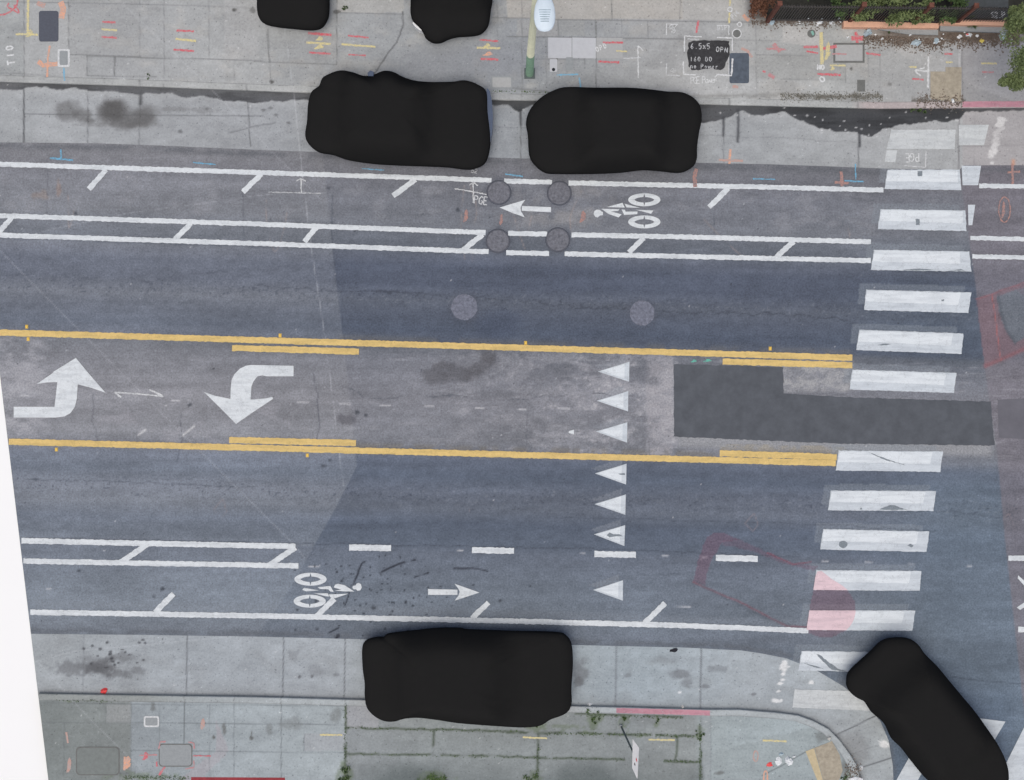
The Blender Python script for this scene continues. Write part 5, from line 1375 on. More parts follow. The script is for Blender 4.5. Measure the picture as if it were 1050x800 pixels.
marks('survey_mark', 'faded red dash below the brown leaf litter', 'survey mark', (973, 55), [('red_dash', 's_red', [(968.5, 55), (977, 55.4)], 2.0), ('yellow_dash', 's_yellow', [(970, 64), (977, 64.2)], 1.6)])
marks('survey_mark', 'white angle mark beside upside down letters', 'survey mark', (945, 168), [('white_line', 's_chalk', [(949.5, 155), (949, 171.5), (927, 170)], 1.2)], ZC + .009)
marks('survey_mark', 'white arrow lines beside the western upper manhole cover', 'survey mark', (485, 197), [('white_line', 's_white', [(466, 193.5), (482, 196), (499, 199.5)], 1.2), ('white_line', 's_white', [(485.4, 208), (485.2, 188)], 1.2), ('white_barb', 's_white', [(481, 190), (485.2, 186.8), (490, 190.5)], 1.1)], ZP + .004)
marks('survey_mark', 'white upright arrow crossing a thin line in the bike lane near the pale seam', 'survey mark', (309, 190), [('white_line', 's_white', [(309, 198), (308.5, 183)], 1.2), ('white_barb', 's_white', [(304, 186), (308.5, 183), (313.5, 186)], 1.1), ('white_line', 's_chalk', [(275, 197), (329, 198.4)], 1.0)], ZP + .004)
marks('survey_mark', 'white double headed arrow right of the upward turn arrow', 'survey mark', (142, 404), [('white_line', 's_white', [(117.5, 402.3), (142, 404), (167.5, 406.5)], 1.5), ('white_barb', 's_white', [(118, 403), (124.5, 407.6)], 1.8), ('white_barb', 's_white', [(153, 399.6), (167, 406)], 1.6)], ZP)
marks('survey_mark', 'faint turquoise scribble below the upper yellow line near the trench', 'survey mark', (720, 370), [scr('green_scribble', 's_green', 712, 370, 8, 3, .7), scr('green_scribble', 's_green', 726, 369.5, 12, 3, .7)], ZP)
decal('paint_blob', [[(583.5, 442), (588.5, 440.6), (588.5, 445.6), (583, 444)]], ZP, WH, 'small white paint chip left of the yield triangles', 'paint mark')
marks('survey_mark', 'orange smear on the grey sidewalk right of the white ringed box', 'survey mark', (208, 742), [scr('orange_smear', 's_orangethin', 208, 742, 5, 11, 2.4)])
marks('survey_mark', 'red star with a tail left of the red bracketed lid', 'survey mark', (150, 775), [scr('red_scribble', 's_red', 149.5, 775, 8, 9, 1.3), ('red_dash', 's_redthin', [(143, 774.6), (161, 774)], 1.2)])
marks('survey_mark', 'red corner brackets around the pale rounded lid', 'survey mark', (180, 774), [('corner_bracket', 's_redthin', [(163, 768), (164, 761), (170, 760.5)], 1.3), ('corner_bracket', 's_redthin', [(193, 761), (199, 762), (199, 768)], 1.3), ('corner_bracket', 's_redthin', [(199, 780), (199, 787), (190, 788.5)], 1.3), ('corner_bracket', 's_red', [(161, 786), (160.5, 781)], 1.6), ('red_dash', 's_red', [(198, 775), (216, 775.4)], 1.2)], ZT + .004)
marks('survey_mark', 'red slash below the red bracketed lid', 'survey mark', (166, 790), [('red_slash', 's_red', [(169, 786.5), (163, 795)], 2.0)])
marks('survey_mark', 'wide orange scribble between the two rounded lids', 'survey mark', (131, 781), [scr('orange_scribble', 's_orange', 131, 782, 10, 14, 2.0), ('orange_stem', 's_orange', [(128, 776), (127.5, 790)], 2.2)])
marks('survey_mark', 'thin orange mark left of the mossy lid', 'survey mark', (71, 783), [scr('orange_scribble', 's_orangethin', 71, 784, 4, 16, 2.2)])
marks('survey_mark', 'thin orange mark above the mossy lid, near the west edge', 'survey mark', (69, 754), [('orange_scribble', 's_orangethin', [(68, 751), (69.5, 762)], 2.2)])
for x0, y0, x1, y1, lab in ((328, 753.5, 351, 753.8, 'faded yellow dash left of the weedy vertical joint'), (536, 756, 561, 757.2, 'yellow dash below the right end of the bottom car'), (665, 758.5, 692, 759, 'yellow dash right of the sign post'), (782, 759.2, 807, 760.4, 'yellow dash on the corner sidewalk')):
    marks('survey_mark', lab, 'survey mark', (x0, y0), [Yd(x0, y0, x1, y1, 1.8)])
marks('survey_mark', 'orange ring on the corner sidewalk below the yellow dash', 'survey mark', (775, 776), [('orange_loop', 's_orangethin', circle(775, 775.5, 2.4, 16, 5.5) + [(777.4, 775.5)], 1.4)])
marks('survey_mark', 'orange ring at the bottom edge of the corner sidewalk', 'survey mark', (785, 797), [('orange_loop', 's_orange', circle(785, 797, 2, 16, 6.5) + [(787, 797)], 1.6)])

# --------------------------------------------------------------------------- cars hidden by black masks, built as added solid shapes
def masked_car(outline, axis, label, hood=0.92, roof=1.42, cab=(-0.5, 0.5), extra=None):
    ol = spline(outline, 5)
    zc = 0.5
    pts = [Vector(P(x, y, zc)[:2]) for x, y in ol]
    c = sum(pts, Vector((0, 0))) / len(pts)
    ax = Vector((axis[0], -axis[1])).normalized()
    half = max(abs((p - c).dot(ax)) for p in pts)
    root = empty('masked_car', (c.x, c.y, 0), label, 'car', 'cars hidden under black masks')
    bpy.context.view_layer.update()
    n = len(pts)
    rings = []
    def inset(p, d):            # shrink by a distance in metres
        v = p - c
        return c + v * max(0.0, 1 - d / max(v.length, 1e-6))
    for d, z in ((0.26, 0.02), (0.20, 0.10), (0.05, 0.32), (0.0, 0.5), (0.01, 0.62), (0.05, 0.74)):
        rings.append([(*inset(p, d), z) for p in pts])
    base = [inset(p, 0.05) for p in pts]
    for t in (0.08, 0.17, 0.27, 0.38, 0.5, 0.63, 0.77, 0.9):
        ring = []
        for p in base:
            q = p.lerp(c, t)
            u = (q - c).dot(ax) / half
            k = max(0.0, min(1.0, (u - cab[0]) / 0.22)); k2 = max(0.0, min(1.0, (cab[1] - u) / 0.22))
            k = min(k, k2); k = k * k * (3 - 2 * k)
            top = hood + (roof - hood) * k
            s = 1 - (1 - min(1, t * 2.1)) ** 2.2
            ring.append((*q, 0.74 + (top - 0.74) * s))
        rings.append(ring)
    v = [p for r_ in rings for p in r_] + [(c.x, c.y, roof)]
    f = []
    area = sum(pts[i].x * pts[(i + 1) % n].y - pts[(i + 1) % n].x * pts[i].y for i in range(n))
    for i in range(len(rings) - 1):
        for k in range(n):
            j = (k + 1) % n
            q = (i * n + k, i * n + j, (i + 1) * n + j, (i + 1) * n + k)
            f.append(q if area > 0 else q[::-1])
    last = (len(rings) - 1) * n
    for k in range(n):
        j = (k + 1) % n
        q = (last + k, last + j, len(v) - 1)
        f.append(q if area > 0 else q[::-1])
    mesh('black_mask', v, f, M['cover'], root, smooth=True)
    if extra: extra(root)

CA = zp([(340, 285), (390, 290), (440, 305), (480, 300), (520, 285), (560, 290), (600, 310), (650, 325), (720, 330), (800, 330), (850, 325), (895, 340), (930, 370), (935, 450), (945, 540), (942, 600), (925, 650), (890, 672), (850, 678), (760, 668), (600, 662), (480, 655), (380, 640), (320, 620), (260, 608), (220, 575), (207, 540), (215, 480), (218, 420), (232, 370), (262, 345), (280, 310)], 260, 0, 3.889)
CB = zp([(235, 350), (350, 352), (480, 352), (560, 358), (640, 368), (700, 372), (745, 395), (770, 430), (775, 480), (765, 530), (757, 590), (755, 640), (735, 670), (690, 690), (620, 685), (540, 680), (450, 690), (330, 695), (200, 695), (150, 690), (110, 660), (88, 620), (82, 540), (75, 490), (90, 440), (130, 395), (180, 365)], 520, 0, 3.889)
CC = [(371.5, 664), (376, 656), (386, 653), (393, 653), (400, 649), (430, 645.5), (450, 643.5), (472, 643.5), (480, 645), (520, 646.5), (570, 648), (580, 651), (586, 660), (587.5, 680), (586, 705), (586, 722), (580, 731), (565, 737), (555, 743), (540, 745), (520, 744.5), (495, 743), (470, 741), (450, 738), (430, 735.5), (415, 736), (403, 739), (392, 738), (382, 732), (376, 724), (374, 712), (374, 700), (372, 685)]
CD = zp([(340, 380), (350, 345), (390, 305), (440, 260), (480, 222), (520, 209), (580, 210), (620, 230), (650, 270), (700, 320), (750, 380), (800, 440), (850, 500), (900, 570), (940, 630), (970, 690), (983, 745), (978, 800), (950, 850), (900, 885), (830, 890), (760, 860), (665, 778), (610, 715), (560, 650), (520, 610), (490, 550), (440, 505), (410, 462), (370, 440), (345, 410)], 780, 600, 3.889)
CE = [(264, 0), (264, 10), (266, 19), (272, 25), (283, 28), (300, 30), (320, 31.5), (330, 29), (336, 21), (338, 10), (338, -20), (338, -60), (338, -105), (334, -122), (322, -128), (300, -130), (280, -128), (268, -122), (264, -105), (264, -60), (264, -20)]
CF = [(421, 0), (421, 14), (424, 23), (430, 29), (434, 34), (437, 40), (444, 44.5), (452, 44.5), (460, 41), (470, 38.5), (480, 38), (492, 36), (499, 30), (502, 22), (503.5, 10), (505, 0), (505.5, -30), (505.5, -65), (505, -100), (500, -118), (488, -124), (462, -126), (440, -124), (426, -118), (421, -100), (421, -60), (421, -30)]

def car_a_parts(root):
    b = MB()
    prof = [(499.5, 91), (502.5, 95), (504.5, 105), (505.5, 120), (505, 135), (503, 146), (500, 148), (496, 120)]
    o = [P(x, y, .5)[:2] for x, y in prof]
    b.prism(o, 0.62, 0.18)
    b.obj('bumper', M['bluepaint'], root)
    b = MB(); b.prism([P(x, y, .95)[:2] for x, y in [(377, 75), (380, 73), (383.5, 74), (383, 78.5), (377.5, 78.5)]], 1.0, 0.86)
    b.obj('wing_mirror', M['bluepaint'], root)
def car_f_parts(root):
    b = MB(); b.prism([P(x, y, .5)[:2] for x, y in [(423, 24), (425.5, 27.6), (429.5, 31), (434, 32.3), (434, 28), (427, 22)]], 0.55, 0.2)
    b.obj('bumper', M['whitepaint'], root)
masked_car(CA, (1, .05), 'car under a black mask at the north kerb with a dark blue bumper showing', cab=(-.62, .42), extra=car_a_parts)
masked_car(CB, (1, .03), 'car under a smooth black mask at the north kerb, right of the blue bumpered one', cab=(-.5, .55))
masked_car(CC, (1, .02), 'long car under a black mask parked at the south kerb', cab=(-.6, .5))
masked_car(CD, (.62, .78), 'car under a black mask turning across the south corner crosswalk', cab=(-.5, .6))
masked_car(CE, (0, 1), 'masked black car at the top edge, left of two, with a smooth end', cab=(-.6, .4))
masked_car(CF, (0, 1), 'masked black car at the top edge with a white bumper sliver', cab=(-.6, .4), extra=car_f_parts)

# --------------------------------------------------------------------------- street lamp
base = P(543, 75.5, ZS)
lamp = empty('street_lamp', base, 'street lamp on the north sidewalk with pale pole, green foot and white head', 'street lamp')
bpy.context.view_layer.update()
bx, by = base[0], base[1]
b = MB(); b.box((bx, by, ZS + .02), (.15, .15, .022))
for dx in (-1, 1):
    for dy in (-1, 1):
        b.box((bx + dx * .11, by + dy * .11, ZS + .055), (.018, .018, .02))
b.obj('base_plate', M['steel'], lamp)
b = MB(); b.tube([(bx, by, ZS + .04), (bx, by, 2.4)], [.115, .108], 16); b.obj('foot', M['pole_green'], lamp, True)
b = MB(); b.tube([(bx, by, 2.4), (bx + .03, by, 6.5), (bx + .05, by, 9.2)], [.106, .085, .07], 16); b.obj('pole', M['pole_yellow'], lamp, True)
b = MB(); b.tube([(bx + .05, by, 9.15), (bx + .10, by + .02, 9.32), (bx + .18, by - .12, 9.4), (bx + .24, by - .40, 9.42)], [.06, .05, .045, .045], 12); b.obj('arm', M['pole_yellow'], lamp, True)
# lamp head: flattened egg, long axis toward the street
hx, hy, hz = P(558.5, 14, 9.4)
v, f = [], []
NU, NV = 24, 12
for i in range(NV + 1):
    ph = math.pi * i / NV
    for k in range(NU):
        th = 2 * math.pi * k / NU
        y_ = -math.cos(ph)
        w_ = math.sin(ph) ** .75
        x = .235 * w_ * math.cos(th) * (1 - .10 * y_)
        z = (.10 if math.sin(th) > 0 else .06) * w_ * math.sin(th)
        v.append((hx + x, hy - .40 * -y_, hz + z))
for i in range(NV):
    for k in range(NU):
        j = (k + 1) % NU
        f.append((i * NU + k, i * NU + j, (i + 1) * NU + j, (i + 1) * NU + k))
head = mesh('lamp_head', v, f, M['lamp_white'], lamp, True)
for r_ in range(6):
    b = MB()
    yy = hy + .06 - r_ * .05
    b.tube([(hx - .13 + .008 * r_, yy, hz + .082), (hx, yy - .005, hz + .103), (hx + .13 - .008 * r_, yy, hz + .082)], [.009, .010, .009], 6)
    b.obj('vent_rib', M['lamp_grey'], head)

# --------------------------------------------------------------------------- leaning sign post
sb = P(636.5, 744, ZS)
sign = empty('street_sign', sb, 'leaning street sign post with a narrow white panel on the south sidewalk', 'street sign')
bpy.context.view_layer.update()
t = P(649, 771, 2.0); t2 = P(651.5, 795, 2.6)
b = MB(); b.tube([sb, t], [.028, .026], 10); b.obj('post', M['steel'], sign)
b = MB(); b.tube([(sb[0], sb[1], ZS), (sb[0], sb[1], ZS + .10)], [.05, .036], 12); b.obj('post_sleeve', M['lid'], sign)
def quad_panel(pts, th, name, mat, par):
    a, b_, c_, d_ = [Vector(p) for p in pts]
    nrm = (b_ - a).cross(d_ - a).normalized() * th
    v = [a, b_, c_, d_, a - nrm, b_ - nrm, c_ - nrm, d_ - nrm]
    return mesh(name, v, [(0, 1, 2, 3), (7, 6, 5, 4), (0, 4, 5, 1), (1, 5, 6, 2), (2, 6, 7, 3), (3, 7, 4, 0)], mat, par)
panel = [P(648.8, 788, 2.35), P(653.6, 798.5, 2.0), P(655.3, 767, 2.35), P(649.2, 758.5, 2.7)]
pn = quad_panel(panel, .012, 'sign_panel', M['sign'], sign)
def onp(u, v):
    a, b_, c_, d_ = [Vector(p) for p in panel]
    p = (a * (1 - u) + b_ * u) * (1 - v) + (d_ * (1 - u) + c_ * u) * v
    n = (b_ - a).cross(d_ - a).normalized()
    if n.z < 0: n = -n
    return p + n * .006
quad_panel([onp(.55, .48), onp(.75, .46), onp(.75, .54), onp(.55, .56)], .002, 'red_print', M['signred'], pn)
quad_panel([onp(.25, .23), onp(.45, .23), onp(.45, .30), onp(.25, .30)], .002, 'black_print', M['signblack'], pn)

# --------------------------------------------------------------------------- yard, wall, fence
yard = MB(); yard.poly([(774, -140), (774, 4), (786, 19.5), (866, 20), (962, 21), (1034, 20), (1140, 22), (1260, 22), (1260, -140)], ZS + .005)
setp(yard.obj('yard_ground', M['soil']), kind='structure')
yd2 = MB(); yd2.poly([(990, -140), (990, 18.5), (1034, 18.5), (1034, -140)], ZS + .009)
setp(yd2.obj('yard_path', plain_mat('dark paving', lin(84, 88, 90), .2, 7, .95, .1)), kind='structure')

def low_wall(outline, top, mat, label):
    b = MB(); b.prism([P(x, y, top)[:2] for x, y in outline], top, ZS - .01)
    return setp(b.obj('low_wall', mat), label, 'low wall')
low_wall([(865, 21.5), (962.5, 24), (962.5, 29), (865, 27.8), (865, 23)], ZS + .22, M['salmon'], 'salmon coloured low wall under the western half of the iron fence')
low_wall([(964, 19.8), (1033, 21), (1033, 26.3), (964, 25)], ZS + .26, M['salmon'], 'salmon coloured low wall under the eastern half of the iron fence')
low_wall([(964, 26), (1033, 27.2), (1033, 33.5), (964, 31.5)], ZS + .08, M['lid_grey'], 'grey concrete ledge in front of the eastern salmon wall')
low_wall([(900, 30), (962, 30.5), (962, 36), (930, 35)], ZS + .05, M['lid_grey'], 'grey concrete ledge in front of the western salmon wall')

fa, fb = P(788, 20.5, 0.3), P(1036, 23.2, .3)
FZ0, FZ1 = ZS + .12, ZS + 1.72
fence = empty('iron_fence', (fa[0], fa[1], ZS), 'dark iron picket fence with rusty posts along the yard', 'fence')
bpy.context.view_layer.update()
dv = Vector((fb[0] - fa[0], fb[1] - fa[1])); fl = dv.length; du = dv.normalized(); ang = math.atan2(du.y, du.x)
for z in (FZ0 + .08, FZ1 - .16):
    b = MB(); b.box(((fa[0] + fb[0]) / 2, (fa[1] + fb[1]) / 2, z), (fl / 2, .02, .022), rz=ang); b.obj('rail', M['fence'], fence)
npk = 88
pk0 = None
for i in range(npk):
    p = (fa[0] + du.x * fl * (i + .5) / npk, fa[1] + du.y * fl * (i + .5) / npk)
    if pk0 is None:
        b = MB(); b.box((0, 0, (FZ0 + FZ1) / 2 - ZS), (.011, .011, (FZ1 - FZ0) / 2))
        b.tube([(0, 0, FZ1 - ZS), (0, 0, FZ1 - ZS + .07)], [.012, .002], 4)
        pk0 = o = b.obj('picket', M['fence'])
    else:
        o = pk0.copy(); COL.objects.link(o)
    o.parent = fence
    o.location = (p[0] - fa[0], p[1] - fa[1], 0)
for x in (788, 871, 937, 981, 1033):
    tpos = (x - 788) / (1036 - 788)
    p = (fa[0] + du.x * fl * tpos, fa[1] + du.y * fl * tpos)
    b = MB(); b.box((p[0], p[1], (ZS + FZ1) / 2 + .05), (.05, .05, (FZ1 - ZS) / 2 + .08), rz=ang)
    b.box((p[0], p[1], FZ1 + .15), (.065, .065, .02), rz=ang)
    b.obj('post', M['rust'], fence)

# --------------------------------------------------------------------------- plants
def leaves(b, c, rad, n, size, rn, flat=1.0, clump=9):
    cl = []
    for i in range(clump):
        d = Vector((rn.gauss(0, 1), rn.gauss(0, 1), rn.gauss(0, 1) * .8)).normalized() * rn.uniform(.35, .95)
        cl.append((Vector((d.x * rad[0], d.y * rad[1], d.z * rad[2])), rn.uniform(.25, .5)))
    for i in range(n):
        cc, cr = rn.choice(cl)
        d = Vector((rn.gauss(0, 1), rn.gauss(0, 1), rn.gauss(0, 1))).normalized() * (rn.random() ** .5) * cr
        p = Vector(c) + cc + Vector((d.x * rad[0], d.y * rad[1], d.z * rad[2]))
        if p.z < ZS + .02: p.z = ZS + .02 + rn.random() * .05
        nrm = Vector((rn.gauss(0, .7), rn.gauss(0, .7), 1)).normalized()
        a = nrm.cross(Vector((rn.gauss(0, 1), rn.gauss(0, 1), rn.gauss(0, .3)))).normalized()
        w = nrm.cross(a)
        s = size * rn.uniform(.6, 1.3)
        o = len(b.v)
        b.v += [tuple(p - a * s), tuple(p + w * s * .42 + nrm * s * .12), tuple(p + a * s), tuple(p - w * s * .42 + nrm * s * .12)]
        b.f.append((o, o + 1, o + 2, o + 3)); b.m.append(0)

def tree(name, x, y, parts, trunk_h, label, mat, leaf, n, seed, bark=True, cat='tree'):
    rn = random.Random(seed)
    p = P(x, y, ZS)
    r_ = empty(name, p, label, cat)
    bpy.context.view_layer.update()
    b = MB()
    b.tube([(p[0], p[1], ZS - .02), (p[0] + .03, p[1] - .02, trunk_h * .5), (p[0] - .02, p[1] + .02, trunk_h)], [.045 * trunk_h ** .8, .035 * trunk_h ** .8, .026 * trunk_h ** .8], 9)
    for (c, rad) in parts:
        w = P(*c)
        b.tube([(p[0], p[1], trunk_h * .75), ((p[0] + w[0]) / 2, (p[1] + w[1]) / 2, (trunk_h + w[2]) / 2), w], [.025 * trunk_h ** .8, .018 * trunk_h ** .8, .008], 6)
    b.obj('trunk' if cat == 'tree' else 'stem', M['bark'], r_, True)
    b = MB()
    for (c, rad) in parts:
        leaves(b, P(*c), rad, n, leaf, rn)
    b.obj('crown', mat, r_)
    return r_

tree('street_tree', 1072, 66, [((1054, 44, 2.9), (.62, .95, .6)), ((1044, 78, 2.6), (.55, .48, .5)), ((1072, 60, 3.3), (.8, .9, .6)), ((1050, 16, 2.8), (.42, .45, .5)), ((1088, 84, 2.8), (.6, .6, .5))], 2.5,
     'olive green street tree reaching in from the north east edge', M['leaf'], .038, 3000, 3)
tree('bush', 915, 9, [((898, 12, 1.0), (.8, .42, .5)), ((928, 10, 1.2), (.7, .42, .5)), ((946, 14, .9), (.42, .35, .42)), ((905, -14, 1.3), (.9, .6, .6))], .8, 'spreading green bush behind the fence in the middle', M['leaf'], .05, 1500, 4, cat='bush')
tree('bush', 974, -4, [((975, 4, .7), (.42, .6, .35)), ((972, -20, .9), (.5, .5, .4))], .5, 'dark green bush behind the fence beside the paved yard', M['leaf_dark'], .045, 1500, 5, cat='bush')
tree('bush', 860, -6, [((862, 4, .9), (.45, .45, .4)), ((850, -18, 1.1), (.7, .5, .5))], .6, 'small dim bush behind the western fence panel', M['leaf_dark'], .045, 600, 6, cat='bush')
tree('bush', 776, 8, [((777, 10, .6), (.30, .42, .35)), ((781, -4, .8), (.36, .4, .35))], .5, 'brown dead shrub at the west end of the fence', M['leaf_brown'], .04, 900, 8, cat='bush')

def tuft(x, y, r, n, h, label, z=ZS, mat='weed', name='weed_plant', seed=1):
    """low sprawling weed: several small rosettes of narrow blades over a ragged patch"""
    rn = random.Random(seed * 13 + int(x))
    p = P(x, y, z); b = MB()
    cs = [(rn.gauss(0, .5) * r * K, rn.gauss(0, .5) * r * K, rn.uniform(.25, .6)) for _ in range(max(3, n // 22))]
    for i in range(n):
        cx, cy, cr = rn.choice(cs)
        a = rn.uniform(0, 6.283); d = cr * r * K * rn.random() ** .6
        q = Vector((p[0] + cx + .2 * d * math.cos(a), p[1] + cy + .2 * d * math.sin(a), z - .005))
        e = Vector((p[0] + cx + d * math.cos(a), p[1] + cy + d * math.sin(a), z + h * .6 * rn.uniform(.1, 1)))
        s = Vector((-math.sin(a), math.cos(a), 0)) * rn.uniform(.006, .014)
        m_ = q.lerp(e, .55) + Vector((0, 0, h * .15))
        o = len(b.v)
        b.v += [tuple(q - s * .4), tuple(q + s * .4), tuple(m_ + s), tuple(m_ - s), tuple(e)]
        b.f += [(o, o + 1, o + 2, o + 3), (o + 3, o + 2, o + 4)]; b.m += [0, 0]
    return setp(b.obj(name, M[mat]), label, 'weed')

tuft(997, 27, 7, 160, .25, 'bright grass tuft on the ledge of the eastern salmon wall', z=ZS + .08, seed=2)
tuft(942, 113, 8, 170, .16, 'green weed clump in the wet gutter by the north warning pad', z=ZC, seed=3)
tuft(151, 79, 3, 40, .08, 'tiny green weed on the north kerb above the oil stain', seed=4)
tuft(353.5, 8.5, 4.5, 90, .15, 'green weed right of the top left black car', seed=5)
tuft(354, 795, 9, 200, .2, 'tall weed at the foot of the long vertical joint', seed=6)
tuft(610, 737, 7, 140, .12, 'leafy weed on the south kerb left of the sign post', seed=7)
tuft(640, 738, 4.5, 100, .1, 'weed beside the sign post foot', seed=8)
tuft(674, 739, 3.5, 80, .1, 'weed in the short joint right of the sign post', seed=9)
tuft(717, 752, 4.5, 110, .12, 'weed at the east end of the mossy joint', seed=10)
tuft(552, 746, 7, 120, .1, 'weed at the right rear of the bottom car', seed=11)
tuft(446, 803, 13, 420, .10, 'wide weed clump at the bottom edge below the bottom car', seed=12)
tuft(549, 801, 8, 120, .15, 'weed clump at the bottom edge left of the sign', seed=13)
tuft(865, 798, 5, 70, .12, 'weed beside the south warning pad', seed=14)
tuft(918, 31, 7, 90, .12, 'dry grass in front of the western salmon wall', seed=15)

# loose things nobody could count
rn = random.Random(77)
b = MB()
def scatter(b, n, xr, yf, size, z):
    for i in range(n):
        x = rn.uniform(*xr); y = yf(x)
        p = P(x, y, z); a = rn.uniform(0, 6.28); s = size * rn.uniform(.5, 1.4)
        ca, sa = math.cos(a) * s, math.sin(a) * s
        t = rn.uniform(0.0, .02)
        o = len(b.v)
        b.v += [(p[0] - ca, p[1] - sa, z + .004), (p[0] + sa * .5, p[1] - ca * .5, z + .006 + t), (p[0] + ca, p[1] + sa, z + .005 + t), (p[0] - sa * .5, p[1] + ca * .5, z + .006 + t)]
        b.f.append((o, o + 1, o + 2, o + 3)); b.m.append(0)
scatter(b, 1500, (965, 1045), lambda x: 34 + abs(rn.gauss(0, 7)), .03, ZS)
scatter(b, 1100, (885, 968), lambda x: 36 + abs(rn.gauss(0, 6)) + (x - 885) * .05, .028, ZS)
scatter(b, 420, (770, 865), lambda x: 21 + abs(rn.gauss(0, 4)), .028, ZS)
scatter(b, 300, (940, 988), lambda x: 104 + rn.gauss(0, 4), .026, ZS)
scatter(b, 160, (866, 884), lambda x: 792 + rn.gauss(0, 6), .024, ZS)
setp(b.obj('leaf_litter', M['litter']), 'brown leaf litter swept against the yard wall and kerb', 'leaf litter', kind='stuff')
b = MB()
scatter(b, 700, (800, 905), lambda x: 99 + rn.gauss(0, 2.4), .02, ZS)
scatter(b, 120, (940, 988), lambda x: 104 + rn.gauss(0, 4), .02, ZS)
setp(b.obj('kerb_debris', M['debris']), 'grey leaf debris lying along the north kerb', 'debris', kind='stuff')
b = MB()
def along(b, pts, n, sp):
    q = resample(pts, 1.0)
    for i in range(n):
        x, y = rn.choice(q); x += rn.gauss(0, sp); y += rn.gauss(0, sp * .6)
        p = P(x, y, ZS); a = rn.uniform(0, 6.28); s = rn.uniform(.012, .03)
        o = len(b.v)
        b.v += [(p[0], p[1], ZS), (p[0] + math.cos(a) * s, p[1] + math.sin(a) * s, ZS + .02), (p[0] + math.cos(a + .5) * s * 1.5, p[1] + math.sin(a + .5) * s * 1.5, ZS + .03), (p[0] + math.cos(a + 1) * s, p[1] + math.sin(a + 1) * s, ZS + .02)]
        b.f.append((o, o + 1, o + 2, o + 3)); b.m.append(0)
along(b, [(354, 746), (440, 748), (530, 750)], 120, 1.0)
along(b, [(560, 752), (640, 753), (718, 755)], 240, 1.3)
along(b, [(590, 733), (700, 736)], 120, 1.0)
along(b, [(354, 773), (560, 777), (640, 779)], 110, 1.0)
along(b, [(682, 780), (718, 781)], 60, .8)
along(b, [(718, 740), (718, 800)], 90, .9)
along(b, [(354, 722), (354, 790)], 90, .9)
along(b, [(552, 760), (551, 795)], 40, .9)
along(b, [(130, 797), (190, 798)], 200, 2)
along(b, [(60, 718), (120, 719)], 40, 1)
along(b, [(505, 94), (562, 95)], 60, .9)
setp(b.obj('joint_weeds', M['weed']), 'low weeds and moss growing in the sidewalk joints', 'weeds', kind='stuff')

def scrap(name, x, y, w, h, mat, label, z=ZS, cat='litter', group='pieces of litter', ht=.05, seed=0, rot=0.0):
    """crumpled low lump"""
    r2 = random.Random(int(x * 7 + y) + seed)
    p = P(x, y, z); n = 8
    v = []; f = []
    cr, sr = math.cos(rot), math.sin(rot)
    for i, (s, zz) in enumerate(((1.0, .004), (.86, ht * .55), (.45, ht))):
        for k in range(n):
            a = 2 * math.pi * k / n
            rr = s * r2.uniform(.55, 1.2)
            lx, ly = w / 2 * K * rr * math.cos(a), h / 2 * K * rr * math.sin(a)
            v.append((p[0] + lx * cr - ly * sr, p[1] + lx * sr + ly * cr, z + zz * r2.uniform(.7, 1.15)))
    for i in range(2):
        for k in range(n):
            j = (k + 1) % n
            f.append((i * n + k, i * n + j, (i + 1) * n + j, (i + 1) * n + k))
    f.append(tuple(2 * n + k for k in range(n)))
    return setp(mesh(name, v, f, M[mat]), label, cat, group)

scrap('red_cup', 106.5, 708.6, 9, 6, 'redcup', 'bright red plastic cup crushed in the south gutter', z=ZC, ht=.08, rot=.4)
scrap('cloth_scrap', 691, 667, 9, 4.5, 'black', 'black rag on the edge of the south concrete', z=ZC, rot=.3)
scrap('stone', 850, 757, 6, 5, 'stone', 'pale stone on the south corner kerb', ht=.09)
scrap('paper_scrap', 798, 781, 9, 11, 'paper', 'largest white paper in the trash heap on the corner sidewalk', rot=-.2)
scrap('paper_scrap', 808, 780, 10, 10, 'paper', 'crumpled white paper right of the largest one in the trash heap', ht=.08)
scrap('plastic_wrapper', 801, 773, 6, 3.5, 'plastic', 'blue grey wrapper on top of the corner trash heap')
scrap('red_wrapper', 789, 784, 8, 5, 'redcup', 'flattened red wrapper left of the corner trash heap', ht=.02, rot=.3)
scrap('paper_scrap', 814, 776, 5, 2.5, 'paper', 'narrow paper strip trailing right of the corner trash heap', rot=.4)
scrap('paper_scrap', 883, 787, 5, 6, 'paper', 'white paper scrap in the corner gutter beside the warning pad', z=ZC)
scrap('paper_scrap', 877, 799, 15, 5, 'paper', 'wide white paper at the bottom edge below the warning pad')
scrap('paper_scrap', 605, 722.3, 4, 3.2, 'paper', 'white paper ball in the south gutter right of the bottom car', z=ZC, ht=.06)
scrap('paper_scrap', 700, 725, 3.6, 3.6, 'stone', 'grey white scrap in the gutter at the red kerb', z=ZC, ht=.06)
scrap('plastic_bag', 890, 33, 9, 12, 'plastic', 'blue grey plastic bag against the western salmon wall', ht=.14, rot=-.5)
scrap('plastic_bag', 791, 22, 7, 8, 'plastic', 'pale plastic bag by the brown dead shrub', ht=.1)
scrap('paper_scrap', 841, 22.5, 9, 5, 'paper', 'white paper with a blue smudge below the western fence', rot=.6)
scrap('paper_scrap', 852, 24, 4, 4, 'paper', 'small white scrap right of the blue smudged paper')
scrap('paper_scrap', 861, 21, 5, 6, 'paper', 'white scrap at the west end of the salmon wall', rot=.5)
scrap('plastic_wrapper', 940, 44, 14, 7, 'plastic', 'shredded grey plastic sheet in the leaf litter', rot=.3)
scrap('plastic_wrapper', 960, 42.5, 7, 7, 'plastic', 'smaller grey plastic right of the shredded sheet', rot=.6)
scrap('paper_scrap', 983.5, 38, 6, 5, 'paper', 'white cup shaped scrap in the brown leaf litter')
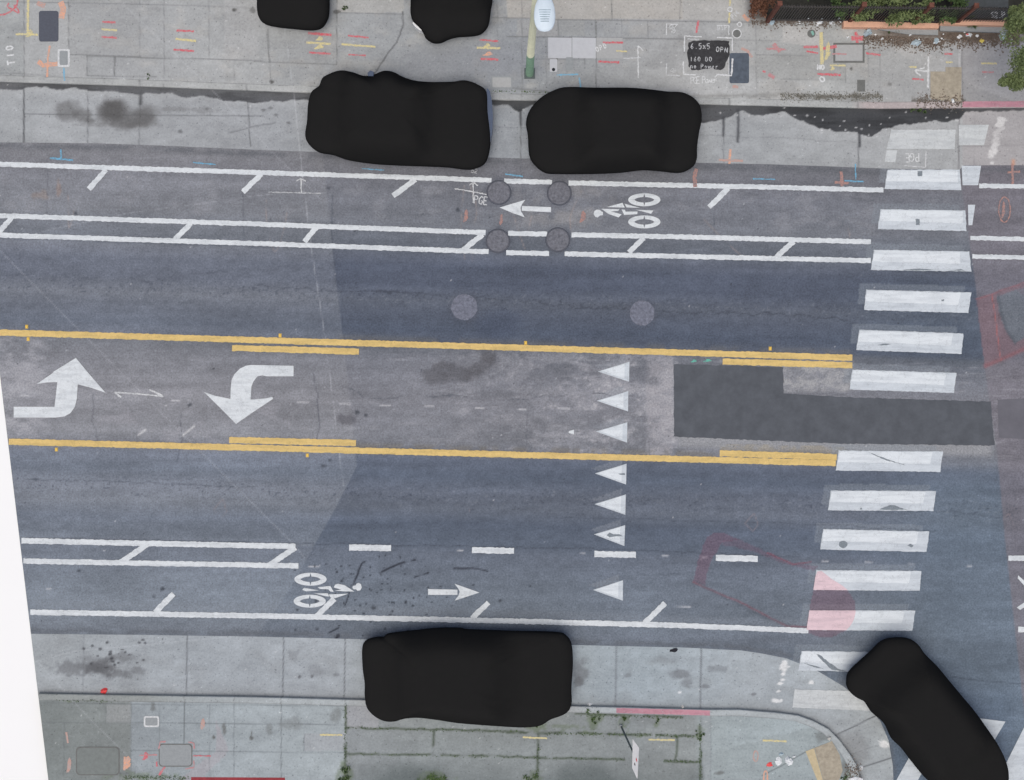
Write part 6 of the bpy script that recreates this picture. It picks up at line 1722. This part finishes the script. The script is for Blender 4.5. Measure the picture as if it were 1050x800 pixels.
scrap('paper_scrap', 993, 36, 9, 4.5, 'paper', 'white food carton with a red print in the leaf litter', ht=.07)
scrap('red_wrapper', 992, 35.3, 3, 1.6, 'redcup', 'small red wrapper lying on the white food carton', z=ZS + .07, ht=.015)
scrap('carton', 1006.5, 42, 6, 4.6, 'yellowcarton', 'pale yellow carton in the leaf litter')
scrap('paper_scrap', 1002, 37, 4, 4, 'paper', 'small white scrap above the pale yellow carton')
scrap('plastic_wrapper', 1028, 38, 11, 8, 'plastic', 'crumpled net of white plastic near the tree', rot=.7)
scrap('paper_scrap', 904.5, 40, 3, 3.4, 'paper', 'white scrap right of the blue grey plastic bag')
scrap('paper_scrap', 869, 38, 3, 2.6, 'paper', 'small white scrap left of the bold red star')
scrap('paper_scrap', 933, 36, 4, 2.4, 'paper', 'small white scrap at the foot of the western ledge')
scrap('paper_scrap', 977, 103.5, 4, 4.6, 'paper', 'white scrap on the north warning pad')
b = MB()
for i in range(34):
    x, y = rn.choice([(rn.uniform(885, 1040), rn.uniform(31, 48)), (rn.uniform(780, 865), rn.uniform(18, 27)), (rn.uniform(960, 1040), rn.uniform(30, 45))])
    p = P(x, y, ZS); s = rn.uniform(.015, .04); a = rn.uniform(0, 3)
    o = len(b.v)
    b.v += [(p[0] + s * math.cos(a + q), p[1] + s * math.sin(a + q) * .7, ZS + .025 + .02 * rn.random()) for q in (0, 1.5, 3.1, 4.6)]
    b.f.append((o, o + 1, o + 2, o + 3)); b.m.append(0)
setp(b.obj('litter', M['paper']), 'tiny white scraps strewn through the leaf litter', 'litter', kind='stuff')

# --------------------------------------------------------------------------- camera, light
cam = bpy.data.cameras.new('camera')
cam.sensor_fit = 'HORIZONTAL'
cam.angle = 2 * math.atan(525 * K / CAM_H)
cam.clip_end = 2000
co = bpy.data.objects.new('camera', cam)
co.location = (0, 0, CAM_H)
COL.objects.link(co)
scene.camera = co

EL, AZ = math.radians(74), math.radians(200)
w = bpy.data.worlds.new('World')
scene.world = w
w.use_nodes = True
nt = w.node_tree
sky = nt.nodes.new('ShaderNodeTexSky')
sky.sky_type = 'NISHITA'
sky.sun_disc = False
sky.sun_elevation = EL
sky.sun_rotation = AZ
sky.dust_density = 5.0
sky.air_density = 0.8
sky.ozone_density = 1.0
bg = nt.nodes['Background']
bg.inputs['Strength'].default_value = 0.12
nt.links.new(sky.outputs['Color'], bg.inputs['Color'])
sun = bpy.data.lights.new('sun', 'SUN')
sun.energy = 1.3
sun.angle = math.radians(50)
sun.color = (0.97, 0.95, 0.86)
so = bpy.data.objects.new('sun', sun)
d = Vector((math.sin(AZ) * math.cos(EL), math.cos(AZ) * math.cos(EL), math.sin(EL)))
so.rotation_euler = d.to_track_quat('Z', 'Y').to_euler()
COL.objects.link(so)

scene.view_settings.view_transform = 'Standard'
scene.view_settings.look = 'None'
scene.view_settings.gamma = 1.0
scene.view_settings.use_curve_mapping = False
scene.view_settings.exposure = -0.10
